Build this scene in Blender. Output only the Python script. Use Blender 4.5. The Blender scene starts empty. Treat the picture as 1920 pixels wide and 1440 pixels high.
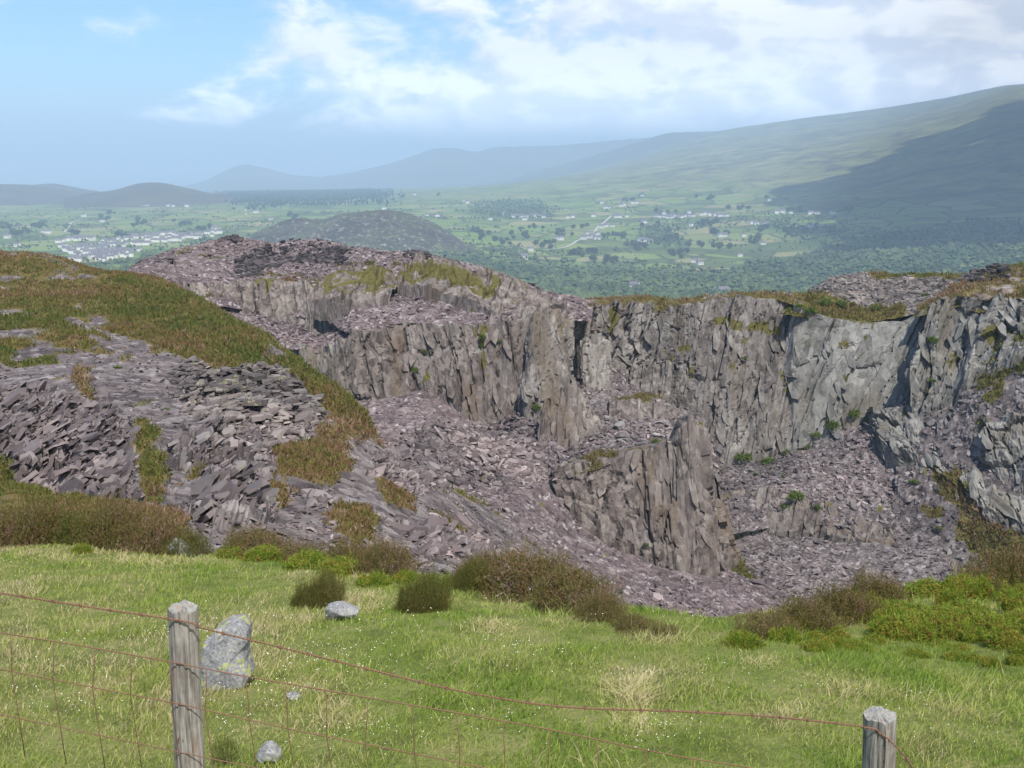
import bpy, math, random
import numpy as np
from mathutils import Matrix, Vector

rng = np.random.default_rng(11)
random.seed(11)
scene = bpy.context.scene
COL = scene.collection

# ------------------------------------------------------------------ camera
F = 1920.0                                   # focal length in photo pixels
PITCH = math.radians(12.34)
CP, SP = math.cos(PITCH), math.sin(PITCH)
cam_d = bpy.data.cameras.new('camera')
cam_d.sensor_width = 36.0
cam_d.lens = 36.0
cam_d.clip_start = 0.1
cam_d.clip_end = 90000.0
cam = bpy.data.objects.new('camera', cam_d)
COL.objects.link(cam)
cam.location = (0, 0, 0)
cam.rotation_euler = (math.pi / 2 - PITCH, 0, 0)
scene.camera = cam

# ------------------------------------------------------------------ light
SUN_EL, SUN_AZ = math.radians(57), math.radians(162)   # azimuth clockwise from the view direction
sun_dir = Vector((math.cos(SUN_EL) * math.sin(SUN_AZ), math.cos(SUN_EL) * math.cos(SUN_AZ), math.sin(SUN_EL)))
sun_d = bpy.data.lights.new('sun', 'SUN')
sun_d.energy = 4.6
sun_d.angle = math.radians(0.53)
sun_d.color = (1.0, 0.955, 0.88)
sun_o = bpy.data.objects.new('sun', sun_d)
sun_o.rotation_euler = sun_dir.to_track_quat('Z', 'Y').to_euler()
sun_o.location = (0, 0, 3000)
COL.objects.link(sun_o)

world = bpy.data.worlds.new('World')
scene.world = world
world.use_nodes = True
world.cycles.sampling_method = 'MANUAL'
world.cycles.sample_map_resolution = 512


class NT:
    """tiny node-tree helper"""
    def __init__(self, tree):
        self.t = tree
        tree.nodes.clear()

    def n(self, kind, out=0, props=None, **ins):
        nd = self.t.nodes.new(kind)
        for k, v in (props or {}).items():
            setattr(nd, k, v)
        for k, v in ins.items():
            key = int(k[1:]) if k[0] == 'i' and k[1:].isdigit() else k.replace('_', ' ')
            sock = nd.inputs[key]
            if isinstance(v, bpy.types.NodeSocket):
                self.t.links.new(v, sock)
            elif v is not None:
                sock.default_value = v
        return nd.outputs[out] if len(nd.outputs) else None

    def math(self, op, a, b=0.0, c=None, clamp=False):
        k = dict(i0=a, i1=b)
        if c is not None:
            k['i2'] = c
        return self.n('ShaderNodeMath', props={'operation': op, 'use_clamp': clamp}, **k)

    def mix(self, f, a, b, blend='MIX'):
        def c4(v):
            return (*v, 1.0) if isinstance(v, tuple) and len(v) == 3 else v
        return self.n('ShaderNodeMix', out=2, props={'data_type': 'RGBA', 'blend_type': blend}, i0=f, i6=c4(a), i7=c4(b))

    def ramp(self, f, stops, interp='LINEAR'):
        nd = self.t.nodes.new('ShaderNodeValToRGB')
        cr = nd.color_ramp
        cr.interpolation = interp
        while len(cr.elements) < len(stops):
            cr.elements.new(0.5)
        for e, (p, c) in zip(cr.elements, stops):
            e.position = p
            e.color = (*c, 1.0) if len(c) == 3 else c
        self.t.links.new(f, nd.inputs[0])
        return nd.outputs[0]

    def maprange(self, v, a, b, c=0.0, d=1.0, smooth=True):
        return self.n('ShaderNodeMapRange', props={'interpolation_type': 'SMOOTHSTEP' if smooth else 'LINEAR'},
                      Value=v, From_Min=a, From_Max=b, To_Min=c, To_Max=d)

    def noise(self, vec, scale, detail=4.0, rough=0.55, out=0, dist=0.0):
        return self.n('ShaderNodeTexNoise', out=out, Vector=vec, Scale=scale, Detail=detail, Roughness=rough, Distortion=dist)


# sky: physical sky with cumulus drifting in front of it
W = NT(world.node_tree)
sky = W.n('ShaderNodeTexSky', props=dict(sky_type='NISHITA', sun_disc=False, sun_elevation=SUN_EL,
                                         sun_rotation=SUN_AZ, altitude=330.0, air_density=1.0,
                                         dust_density=0.6, ozone_density=1.6))
dirv = W.n('ShaderNodeTexCoord', out=0)
sx = W.n('ShaderNodeSeparateXYZ', Vector=dirv)
dx, dy, dz = sx, sx.node.outputs[1], sx.node.outputs[2]
az = W.math('ARCTAN2', dx, dy)
el = W.math('ARCSINE', dz)
cv = W.n('ShaderNodeCombineXYZ', X=W.math('MULTIPLY', az, 6.0), Y=W.math('MULTIPLY', el, 11.5), Z=5.1)
warp = W.noise(cv, 1.9, 1.0, 0.5, out=1)
cvw = W.n('ShaderNodeVectorMath', props={'operation': 'MULTIPLY_ADD'}, i0=warp, i1=(0.30, 0.30, 0.0), i2=cv)
big = W.noise(cvw, 1.55, 6.0, 0.60)
cov = W.math('ADD', W.math('MULTIPLY', W.maprange(az, -0.37, -0.09), 0.205), W.math('MULTIPLY', W.maprange(az, -0.02, 0.22), 0.17))
cov = W.math('ADD', cov, W.math('MULTIPLY', W.math('MULTIPLY', W.maprange(el, 0.09, 0.03), W.maprange(az, -0.36, -0.10)), 0.07))
thr = W.math('SUBTRACT', 0.622, cov)
dens = W.maprange(W.math('SUBTRACT', big, thr), -0.09, 0.13, 0.0, 1.0)
sh_off = W.n('ShaderNodeVectorMath', props={'operation': 'ADD'}, i0=cvw, i1=(0.10, 0.16, 0.0))
big2 = W.noise(sh_off, 1.55, 3.0, 0.58)
lit = W.maprange(W.math('SUBTRACT', big, big2), -0.10, 0.085, 0.0, 1.0)
ccol = W.mix(lit, (0.74, 0.77, 0.86), (1.07, 1.06, 1.06))
ccol = W.n('ShaderNodeVectorMath', props={'operation': 'SCALE'}, i0=ccol, Scale=W.maprange(el, 0.0, 0.11, 2.6, 1.0))
skyc = W.n('ShaderNodeVectorMath', props={'operation': 'SCALE'}, i0=sky, Scale=0.115)
skyc = W.mix(1.0, skyc, (0.66, 0.94, 1.17), 'MULTIPLY')
allc = W.mix(W.math('MULTIPLY', dens, 0.95), skyc, ccol)
bg = W.n('ShaderNodeBackground', Color=allc, Strength=1.0)
W.n('ShaderNodeOutputWorld', Surface=bg)

vs = scene.view_settings
vs.view_transform = 'Standard'
vs.look = 'None'
vs.exposure = 0.40
vs.gamma = 1.0
vs.use_curve_mapping = False
scene.cycles.max_bounces = 6
scene.cycles.diffuse_bounces = 2
scene.cycles.transmission_bounces = 3
scene.cycles.volume_bounces = 0
scene.cycles.use_denoising = True


# ------------------------------------------------------------------ helpers
def pos(px, py, Y):
    """photo pixel and forward distance in metres -> world point (used to survey the site)"""
    px, py, Y = np.broadcast_arrays(np.asarray(px, float), np.asarray(py, float), np.asarray(Y, float))
    a = (px - 960) / F
    b = (720 - py) / F
    t = Y / (CP + b * SP)
    return np.stack([a * t, Y, (-SP + b * CP) * t], -1)


def proj(P):
    x, y, z = P[..., 0], P[..., 1], P[..., 2]
    d = y * CP - z * SP
    u = y * SP + z * CP
    d = np.maximum(d, 0.05)
    return 960 + F * x / d, 720 - F * u / d


def hsh(ix, iy, iz, seed):
    h = (ix.astype(np.int64) * 374761393 + iy.astype(np.int64) * 668265263 + iz.astype(np.int64) * 2147483647 + seed * 1274126177) & 0xFFFFFFFF
    h = ((h ^ (h >> 13)) * 1274126177) & 0xFFFFFFFF
    h = ((h ^ (h >> 16)) * 2246822519) & 0xFFFFFFFF
    return ((h ^ (h >> 15)) & 0xFFFFFF) / float(0x1000000)


def vnoise(x, y, z, seed=0):
    x, y, z = np.broadcast_arrays(np.asarray(x, float), np.asarray(y, float), np.asarray(z, float))
    fx, fy, fz = np.floor(x), np.floor(y), np.floor(z)
    tx, ty, tz = x - fx, y - fy, z - fz
    tx, ty, tz = [t * t * (3 - 2 * t) for t in (tx, ty, tz)]
    r = 0
    for i in (0, 1):
        for j in (0, 1):
            for k in (0, 1):
                w = (tx if i else 1 - tx) * (ty if j else 1 - ty) * (tz if k else 1 - tz)
                r = r + w * hsh(fx + i, fy + j, fz + k, seed)
    return r * 2 - 1


def fbm(x, y, z, octv=4, seed=0, gain=0.5):
    r, a, s = 0, 1.0, 0
    for o in range(octv):
        r = r + a * vnoise(x * 2 ** o, y * 2 ** o, z * 2 ** o, seed + o * 17)
        s += a
        a *= gain
    return r / s


def worley(u, v, seed=0):
    """nearest jittered cell: distance, edge gap, two cell randoms, offset to the cell centre"""
    fu, fv = np.floor(u), np.floor(v)
    f1 = np.full(u.shape, 9.0)
    f2 = np.full(u.shape, 9.0)
    r1 = np.zeros(u.shape); r2 = np.zeros(u.shape); r3 = np.zeros(u.shape)
    ox = np.zeros(u.shape); oy = np.zeros(u.shape)
    z0 = np.zeros(u.shape)
    for i in (-1, 0, 1):
        for j in (-1, 0, 1):
            cu, cvv = fu + i, fv + j
            a = cu + 0.15 + 0.7 * hsh(cu, cvv, z0, seed)
            b = cvv + 0.15 + 0.7 * hsh(cu, cvv, z0 + 1, seed)
            du, dv = u - a, v - b
            d = np.abs(du) * 0.75 + np.abs(dv) * 0.55 + 0.4 * np.hypot(du, dv)
            better = d < f1
            f2 = np.where(better, f1, np.minimum(f2, d))
            f1 = np.where(better, d, f1)
            r1 = np.where(better, hsh(cu, cvv, z0 + 2, seed), r1)
            r2 = np.where(better, hsh(cu, cvv, z0 + 3, seed), r2)
            r3 = np.where(better, hsh(cu, cvv, z0 + 4, seed), r3)
            ox = np.where(better, du, ox)
            oy = np.where(better, dv, oy)
    return f1, f2 - f1, r1, r2, r3, ox, oy


def add_mesh(name, V, faces, mats, attrs=None, smooth=False, parent=None, mat_idx=None):
    """faces: (n,3) or (n,4) int array, or a list of such arrays"""
    me = bpy.data.meshes.new(name)
    fl = faces if isinstance(faces, list) else [faces]
    fl = [np.asarray(f, np.int32) for f in fl if len(f)]
    V = np.asarray(V, np.float32).reshape(-1, 3)
    me.vertices.add(len(V))
    me.vertices.foreach_set('co', V.ravel())
    nl = sum(f.size for f in fl)
    npoly = sum(len(f) for f in fl)
    me.loops.add(nl)
    me.loops.foreach_set('vertex_index', np.concatenate([f.ravel() for f in fl]))
    me.polygons.add(npoly)
    tot = np.concatenate([np.full(len(f), f.shape[1], np.int32) for f in fl])
    st = np.concatenate([[0], np.cumsum(tot)[:-1]]).astype(np.int32)
    me.polygons.foreach_set('loop_start', st)
    me.polygons.foreach_set('loop_total', tot)
    me.polygons.foreach_set('use_smooth', np.full(npoly, smooth))
    for m in (mats if isinstance(mats, (list, tuple)) else [mats]):
        me.materials.append(m)
    if mat_idx is not None:
        me.polygons.foreach_set('material_index', np.asarray(mat_idx, np.int32))
    for k, a in (attrs or {}).items():
        at = me.attributes.new(k, 'FLOAT', 'POINT')
        at.data.foreach_set('value', np.asarray(a, np.float32).ravel())
    me.update(calc_edges=True)
    me.validate()
    ob = bpy.data.objects.new(name, me)
    COL.objects.link(ob)
    if parent is not None:
        ob.parent = parent
    return ob


def tag(o, label=None, cat=None, group=None, kind=None):
    if label: o['label'] = label
    if cat: o['category'] = cat
    if group: o['group'] = group
    if kind: o['kind'] = kind
    return o


def empty(name, loc=(0, 0, 0), rz=0.0):
    o = bpy.data.objects.new(name, None)
    o.empty_display_size = 0.2
    o.location = loc
    o.rotation_euler = (0, 0, rz)
    COL.objects.link(o)
    return o


def catmull(m, n, pts=None, cubic=True):
    """m samples over n control points -> weight matrix"""
    t = np.linspace(0, n - 1, m) if pts is None else pts
    Wm = np.zeros((len(t), n))
    i = np.clip(np.floor(t).astype(int), 0, n - 2)
    f = t - i
    rows = np.arange(len(t))
    if not cubic or n == 2:
        np.add.at(Wm, (rows, i), 1 - f)
        np.add.at(Wm, (rows, i + 1), f)
        return Wm
    w = [(-0.5 * f ** 3 + f ** 2 - 0.5 * f), (1.5 * f ** 3 - 2.5 * f ** 2 + 1), (-1.5 * f ** 3 + 2 * f ** 2 + 0.5 * f), (0.5 * f ** 3 - 0.5 * f ** 2)]
    for k, ww in enumerate(w):
        np.add.at(Wm, (rows, np.clip(i + k - 1, 0, n - 1)), ww)
    return Wm


def grid_faces(nv, nu):
    a = (np.arange(nv - 1)[:, None] * nu + np.arange(nu - 1)[None, :]).ravel()
    return np.stack([a, a + 1, a + nu + 1, a + nu], 1)


def grid_normals(P):
    du = np.gradient(P, axis=1)
    dv = np.gradient(P, axis=0)
    N = np.cross(du, dv)
    N /= np.linalg.norm(N, axis=-1, keepdims=True) + 1e-9
    return N


class Patch:
    pass


def patch(name, net, step, mat, disp=None, attrs=None, cubic=(True, True), smooth=False, world_net=False,
          parent=None, vertical=False, stepv=None, shear=0.0):
    net = np.asarray(net, float)
    C = net if world_net else pos(net[..., 0], net[..., 1], net[..., 2])
    R, K = C.shape[:2]
    lu = np.linalg.norm(np.diff(C, axis=1), axis=-1).mean(0)
    lv = np.linalg.norm(np.diff(C, axis=0), axis=-1).mean(1)
    su = np.concatenate([[0], np.cumsum(lu)])
    sv = np.concatenate([[0], np.cumsum(lv)])
    nu = max(8, int(su[-1] / step)); nv = max(6, int(sv[-1] / (stepv or step)))
    tu = np.interp(np.linspace(0, su[-1], nu), su, np.arange(K))
    tv = np.interp(np.linspace(0, sv[-1], nv), sv, np.arange(R))
    Wu = catmull(nu, K, tu, cubic[0]); Wv = catmull(nv, R, tv, cubic[1])
    P = np.einsum('ar,rkc,bk->abc', Wv, C, Wu)
    if shear:
        ss = np.linspace(0, su[-1], nu); tt = np.linspace(0, sv[-1], nv)
        P = np.stack([np.stack([np.interp(ss - shear * (t - 0.5 * sv[-1]), ss, row[:, c]) for c in range(3)], -1) for t, row in zip(tt, P)])
    N = grid_normals(P) if not shear else np.broadcast_to(grid_normals(np.einsum('ar,rkc,bk->abc', Wv, C, Wu)), P.shape).copy()
    flip = False
    if np.mean(np.sum(N * -P, -1)) < 0:
        N = -N
        flip = True
    S, T = np.meshgrid(np.linspace(0, su[-1], nu), np.linspace(0, sv[-1], nv))
    out = Patch()
    out.base = P.copy()
    ppx, ppy = proj(P)
    extra = {}
    if disp is not None:
        d = disp(P, N, S, T)
        if isinstance(d, tuple):
            d, extra = d
        if d.ndim == 3:
            P = P + d
        elif vertical:
            P = P + d[..., None] * np.array([0, 0, 1.0])
        else:
            P = P + d[..., None] * N
    at = dict(extra)
    if attrs:
        at.update(attrs(out.base, N, ppx, ppy))
    f = grid_faces(nv, nu)
    if flip:
        f = f[:, ::-1]
    out.obj = add_mesh(name, P.reshape(-1, 3), f, mat, at, smooth, parent)
    out.P = P
    N2 = grid_normals(P)
    if flip:
        N2 = -N2
    out.N, out.N0 = N2, N
    out.at = at
    out.px, out.py = ppx, ppy
    return out


def in_poly(px, py, poly):
    poly = np.asarray(poly, float)
    r = np.zeros(px.shape, bool)
    n = len(poly)
    for i in range(n):
        x1, y1 = poly[i]
        x2, y2 = poly[(i + 1) % n]
        c = ((y1 > py) != (y2 > py)) & (px < (x2 - x1) * (py - y1) / (y2 - y1 + 1e-12) + x1)
        r ^= c
    return r


def poly_mask(P, px, py, polys, ragged=12.0, freq=0.25, seed=3, soft=6):
    """1 inside the outlines, fading raggedly to 0 outside"""
    m = np.zeros(px.shape)
    x, y, z = P[..., 0] * freq, P[..., 1] * freq, P[..., 2] * freq
    wx = ragged * fbm(x, y, z, 4, seed); wy = ragged * 0.8 * fbm(x, y, z, 4, seed + 50)
    fx_ = ragged * 0.9 * fbm(x * 5, y * 5, z * 5, 2, seed + 90)
    for k in range(soft):
        a = k * 2.399
        r = ragged * 0.55 * math.sqrt((k + 0.3) / soft)
        mk = np.zeros(px.shape)
        for p in polys:
            mk = np.maximum(mk, in_poly(px + wx * 1.3 + fx_ + r * math.cos(a), py + wy * 1.3 + fx_ * 0.6 + r * math.sin(a) * 0.7, p))
        m += mk / soft
    return m


# ------------------------------------------------------------------ materials
def new_mat(name):
    m = bpy.data.materials.new(name)
    m.use_nodes = True
    return m, NT(m.node_tree)


def finish(T, color, rough=0.9, normal=None, spec=0.25, sheen=None, transl=None):
    k = dict(Base_Color=color, Roughness=rough, i13=spec) if False else dict(Base_Color=color, Roughness=rough)
    b = T.n('ShaderNodeBsdfPrincipled', **k)
    b.node.inputs['Specular IOR Level'].default_value = spec
    if normal is not None:
        T.t.links.new(normal, b.node.inputs['Normal'])
    if transl:
        tr = T.n('ShaderNodeBsdfTranslucent', Color=color)
        b = T.n('ShaderNodeMixShader', i0=transl, i1=b, i2=tr)
    T.n('ShaderNodeOutputMaterial', Surface=b)


def attr(T, name):
    return T.n('ShaderNodeAttribute', out=2, props={'attribute_name': name})


def rock_mat(name, stops, scale=1.0, vert=1.0, veg_cols=((0.055, 0.045, 0.016), (0.095, 0.085, 0.022), (0.12, 0.10, 0.04)),
             bump=0.35, bdist=0.25, speck=0.0, lichen=None, stain=None, cellcol=0.35):
    """slate rock or scree; vert > 1 stretches the grain up and down; veg attribute mixes in heather and moss"""
    m, T = new_mat(name)
    co = T.n('ShaderNodeNewGeometry', out=0)
    mp = T.n('ShaderNodeMapping', Vector=co, Scale=(1, 1, 1.0 / vert)) if vert > 1 else co
    n1 = T.noise(mp, 0.35 * scale, 3, 0.6)
    n2 = T.noise(mp, 2.3 * scale, 4, 0.65)
    vo = T.n('ShaderNodeTexVoronoi', out=1, Vector=mp, Scale=1.6 * scale, Randomness=1.0)
    vsp = T.n('ShaderNodeSeparateColor', Color=vo)
    vs_, vs2 = vsp, vsp.node.outputs[1]
    nv = T.noise(co, 1.2, 4, 0.7)
    f = T.math('ADD', T.math('MULTIPLY', n1, 0.55), T.math('MULTIPLY', n2, 0.45))
    f = T.math('ADD', f, T.math('MULTIPLY', T.math('SUBTRACT', vs_, 0.5), cellcol))
    f = T.math('ADD', f, T.math('MULTIPLY', attr(T, 'tone'), 0.45))
    col = T.ramp(f, stops)
    if stain:
        ns = T.noise(T.n('ShaderNodeMapping', Vector=co, Scale=(1, 1, 0.16), Location=(3, 8, 1)), 0.22 * scale, 3, 0.6)
        col = T.mix(T.maprange(ns, 0.52, 0.68, 0.0, 0.75), col, stain)
    if lichen:
        col = T.mix(T.maprange(nv, 0.60, 0.68, 0.0, 0.7), col, lichen)
    if speck:
        col = T.mix(T.maprange(vs2, 0.93, 0.95, 0.0, speck, False), col, (0.36, 0.345, 0.345))
    veg = attr(T, 'veg')
    vc = T.ramp(T.math('ADD', T.math('MULTIPLY', nv, 0.6), T.math('MULTIPLY', n1, 0.4)),
                [(0.30, veg_cols[0]), (0.5, veg_cols[1]), (0.70, veg_cols[2])])
    vm = T.maprange(T.math('ADD', veg, T.math('MULTIPLY', T.math('SUBTRACT', nv, 0.5), 0.9)), 0.40, 0.60)
    col = T.mix(vm, col, vc)
    bn = T.math('ADD', T.math('MULTIPLY', n2, 0.7), T.math('MULTIPLY', vs_, 0.5))
    nb = T.n('ShaderNodeBump', Strength=bump, Distance=bdist / scale, Height=bn)
    finish(T, col, 0.85, nb, 0.2)
    return m


SCREE = [(0.25, (0.050, 0.041, 0.042)), (0.45, (0.098, 0.081, 0.082)), (0.62, (0.145, 0.123, 0.122)), (0.85, (0.24, 0.215, 0.21))]
PURPLE = [(0.25, (0.055, 0.041, 0.043)), (0.45, (0.106, 0.080, 0.083)), (0.62, (0.150, 0.118, 0.120)), (0.85, (0.24, 0.205, 0.203))]
WALL = [(0.22, (0.058, 0.046, 0.042)), (0.42, (0.114, 0.094, 0.085)), (0.60, (0.166, 0.141, 0.127)), (0.85, (0.25, 0.222, 0.202))]
GREY = [(0.22, (0.090, 0.086, 0.079)), (0.42, (0.155, 0.148, 0.135)), (0.60, (0.212, 0.204, 0.187)), (0.85, (0.31, 0.302, 0.28))]
M_SCREE = rock_mat('slate_scree', SCREE, 1.6, 1.0, bump=0.6, speck=0.5)
M_PURPLE = rock_mat('purple_scree', PURPLE, 1.3, 1.0, bump=0.6, speck=0.6)
M_WALL = rock_mat('slate_cliff', WALL, 0.9, 2.2, bump=0.6, speck=0.15, lichen=(0.17, 0.165, 0.135), stain=(0.125, 0.092, 0.066))
M_WALLG = rock_mat('grey_cliff', GREY, 0.8, 2.0, bump=0.6, speck=0.12, lichen=(0.24, 0.245, 0.21), stain=(0.145, 0.125, 0.097))
M_WALLM = rock_mat('grey_brown_cliff', [(p, tuple(0.68 * a + 0.32 * b for a, b in zip(c, d))) for (p, c), (_, d) in zip(WALL, GREY)],
                   0.85, 2.2, bump=0.6, speck=0.15, lichen=(0.20, 0.20, 0.17), stain=(0.13, 0.105, 0.078))
M_HILL = rock_mat('heather_bank', SCREE, 1.2, 1.0, bump=0.6, speck=0.3,
                  veg_cols=((0.075, 0.052, 0.022), (0.105, 0.080, 0.026), (0.135, 0.110, 0.040)))
M_RIM = rock_mat('rim_heath', WALL, 0.9, 1.0, bump=0.5,
                 veg_cols=((0.060, 0.042, 0.018), (0.088, 0.070, 0.022), (0.12, 0.12, 0.03)))


def slab_mat(name, stops, lichen=None):
    m, T = new_mat(name)
    co = T.n('ShaderNodeNewGeometry', out=0)
    r = T.math('FRACT', T.math('ADD', attr(T, 'rnd'), T.n('ShaderNodeObjectInfo', out=5)))
    n1 = T.noise(co, 3.0, 5, 0.65)
    f = T.math('ADD', T.math('MULTIPLY', r, 0.6), T.math('MULTIPLY', n1, 0.4))
    col = T.ramp(f, stops)
    col = T.mix(1.0, col, T.ramp(T.noise(co, 0.07, 3, 0.6), [(0.36, (0.66, 0.64, 0.66)), (0.5, (1.0, 0.98, 0.98)), (0.64, (1.38, 1.30, 1.28))]), 'MULTIPLY')
    if lichen:
        nl = T.noise(co, 1.1, 4, 0.7)
        col = T.mix(T.maprange(nl, 0.60, 0.66, 0.0, 0.75), col, lichen)
    nb = T.n('ShaderNodeBump', Strength=0.3, Distance=0.05, Height=T.noise(co, 7.0, 4, 0.7))
    finish(T, col, 0.75, nb, 0.3)
    return m


M_SLAB = slab_mat('slate_slab', [(0.15, (0.056, 0.045, 0.046)), (0.40, (0.108, 0.088, 0.089)), (0.62, (0.160, 0.135, 0.134)), (0.9, (0.28, 0.25, 0.245))])
M_SLABP = slab_mat('purple_slab', [(0.15, (0.062, 0.047, 0.050)), (0.40, (0.110, 0.086, 0.090)), (0.62, (0.153, 0.124, 0.128)), (0.9, (0.26, 0.23, 0.232))])
M_SLABG = slab_mat('grey_slab', [(0.15, (0.065, 0.059, 0.059)), (0.40, (0.108, 0.099, 0.098)), (0.62, (0.150, 0.142, 0.138)), (0.9, (0.25, 0.243, 0.235))])
M_SLABL = slab_mat('lichened_slab', [(0.15, (0.062, 0.052, 0.050)), (0.40, (0.115, 0.098, 0.094)), (0.62, (0.165, 0.146, 0.137)), (0.9, (0.27, 0.25, 0.23))], lichen=(0.25, 0.25, 0.13))
M_SLABD = slab_mat('dark_slab', [(0.15, (0.018, 0.015, 0.016)), (0.40, (0.036, 0.030, 0.032)), (0.62, (0.065, 0.055, 0.058)), (0.9, (0.14, 0.125, 0.128))])


def leaf_mat(name, stops, transl=0.25, rough=0.6):
    m, T = new_mat(name)
    f = T.math('ADD', attr(T, 'rnd'), T.math('MULTIPLY', T.math('SUBTRACT', T.n('ShaderNodeObjectInfo', out=5), 0.5), 0.12))
    finish(T, T.ramp(f, stops), rough, None, 0.2, transl=transl)
    return m


M_GRASS = leaf_mat('moor_grass', [(0.0, (0.150, 0.245, 0.030)), (0.35, (0.265, 0.360, 0.062)), (0.60, (0.370, 0.400, 0.110)),
                                  (0.80, (0.46, 0.41, 0.19)), (1.0, (0.58, 0.50, 0.30))], 0.4)
M_HEATH = leaf_mat('heather_sprig', [(0.0, (0.070, 0.100, 0.018)), (0.35, (0.135, 0.130, 0.030)), (0.6, (0.165, 0.115, 0.045)),
                                     (0.8, (0.195, 0.105, 0.062)), (1.0, (0.30, 0.22, 0.155))], 0.25)
M_BILB = leaf_mat('bilberry_leaf', [(0.0, (0.075, 0.135, 0.016)), (0.4, (0.190, 0.270, 0.028)), (0.68, (0.31, 0.36, 0.045)),
                                    (0.85, (0.36, 0.28, 0.06)), (1.0, (0.32, 0.12, 0.055))], 0.4)
M_FERN = leaf_mat('fern_green', [(0.0, (0.040, 0.075, 0.012)), (0.5, (0.105, 0.150, 0.026)), (1.0, (0.20, 0.25, 0.055))], 0.3)
M_TREE = leaf_mat('tree_leaf', [(0.0, (0.028, 0.048, 0.016)), (0.5, (0.056, 0.088, 0.026)), (1.0, (0.110, 0.140, 0.046))], 0.15)
M_CONIF = leaf_mat('conifer_leaf', [(0.0, (0.010, 0.028, 0.012)), (1.0, (0.028, 0.055, 0.022))], 0.0)


def plain(name, c, rough=0.8, bump=None, spec=0.3):
    m, T = new_mat(name)
    co = T.n('ShaderNodeTexCoord', out=3)
    n = T.noise(co, 3.0, 4, 0.6)
    col = T.mix(n, tuple(x * 0.75 for x in c), tuple(min(1, x * 1.2) for x in c))
    finish(T, col, rough, None, spec)
    return m


M_HWALL = plain('white_render', (0.70, 0.68, 0.64))
M_HROOF = plain('slate_roof', (0.13, 0.12, 0.135), 0.6)
M_GLASS = plain('window_glass', (0.03, 0.035, 0.04), 0.15, spec=0.5)
M_LANE = plain('pale_lane', (0.40, 0.38, 0.36))
M_BARK = plain('bark', (0.09, 0.07, 0.05))
M_FLOWER = plain('white_petal', (0.80, 0.80, 0.72))
M_TWIG = plain('bleached_twig', (0.45, 0.38, 0.30))


# ------------------------------------------------------------------ far country
VX = [-900, -300, 0, 200, 420, 640, 860, 1000, 1150, 1300, 1450, 1600, 1760, 1920, 2150, 2700]
VROWS = [  # forward distance, photo row seen at each of the columns above
    (300,  [760, 740, 720, 700, 690, 690, 700, 720, 730, 730, 730, 730, 730, 730, 720, 700]),
    (650,  [660, 640, 630, 620, 615, 620, 640, 655, 660, 660, 660, 660, 655, 650, 640, 630]),
    (1100, [590, 570, 560, 550, 545, 550, 570, 585, 590, 590, 590, 590, 585, 580, 570, 560]),
    (1600, [530, 515, 510, 505, 500, 505, 520, 540, 545, 545, 545, 540, 530, 520, 510, 500]),
    (2100, [490, 480, 475, 473, 470, 470, 482, 500, 502, 502, 500, 485, 470, 460, 450, 440]),
    (2600, [460, 452, 449, 446, 443, 440, 450, 460, 462, 462, 458, 442, 428, 418, 405, 390]),
    (3200, [436, 430, 425, 421, 416, 412, 414, 420, 422, 420, 410, 398, 380, 362, 345, 330]),
    (3900, [415, 408, 403, 399, 394, 391, 390, 392, 388, 382, 368, 345, 306, 258, 250, 250]),
    (4800, [396, 390, 386, 383, 380, 377, 371, 365, 352, 335, 312, 287, 246, 198, 204, 215]),
    (6000, [380, 374, 371, 369, 368, 364, 355, 343, 322, 300, 278, 256, 218, 168, 178, 195]),
    (7600, [376, 368, 366, 365, 362, 359, 350, 338, 312, 275, 251, 231, 200, 160, 170, 190]),
    (9500, [372, 366, 365, 364, 362, 360, 352, 340, 308, 258, 232, 212, 190, 166, 174, 192]),
    (11500, [378, 372, 370, 369, 368, 366, 360, 352, 335, 300, 275, 258, 245, 230, 232, 240]),
]
_vnet = np.array([[(x, y, Y) for x, y in zip(VX, r)] for Y, r in VROWS], float)


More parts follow.
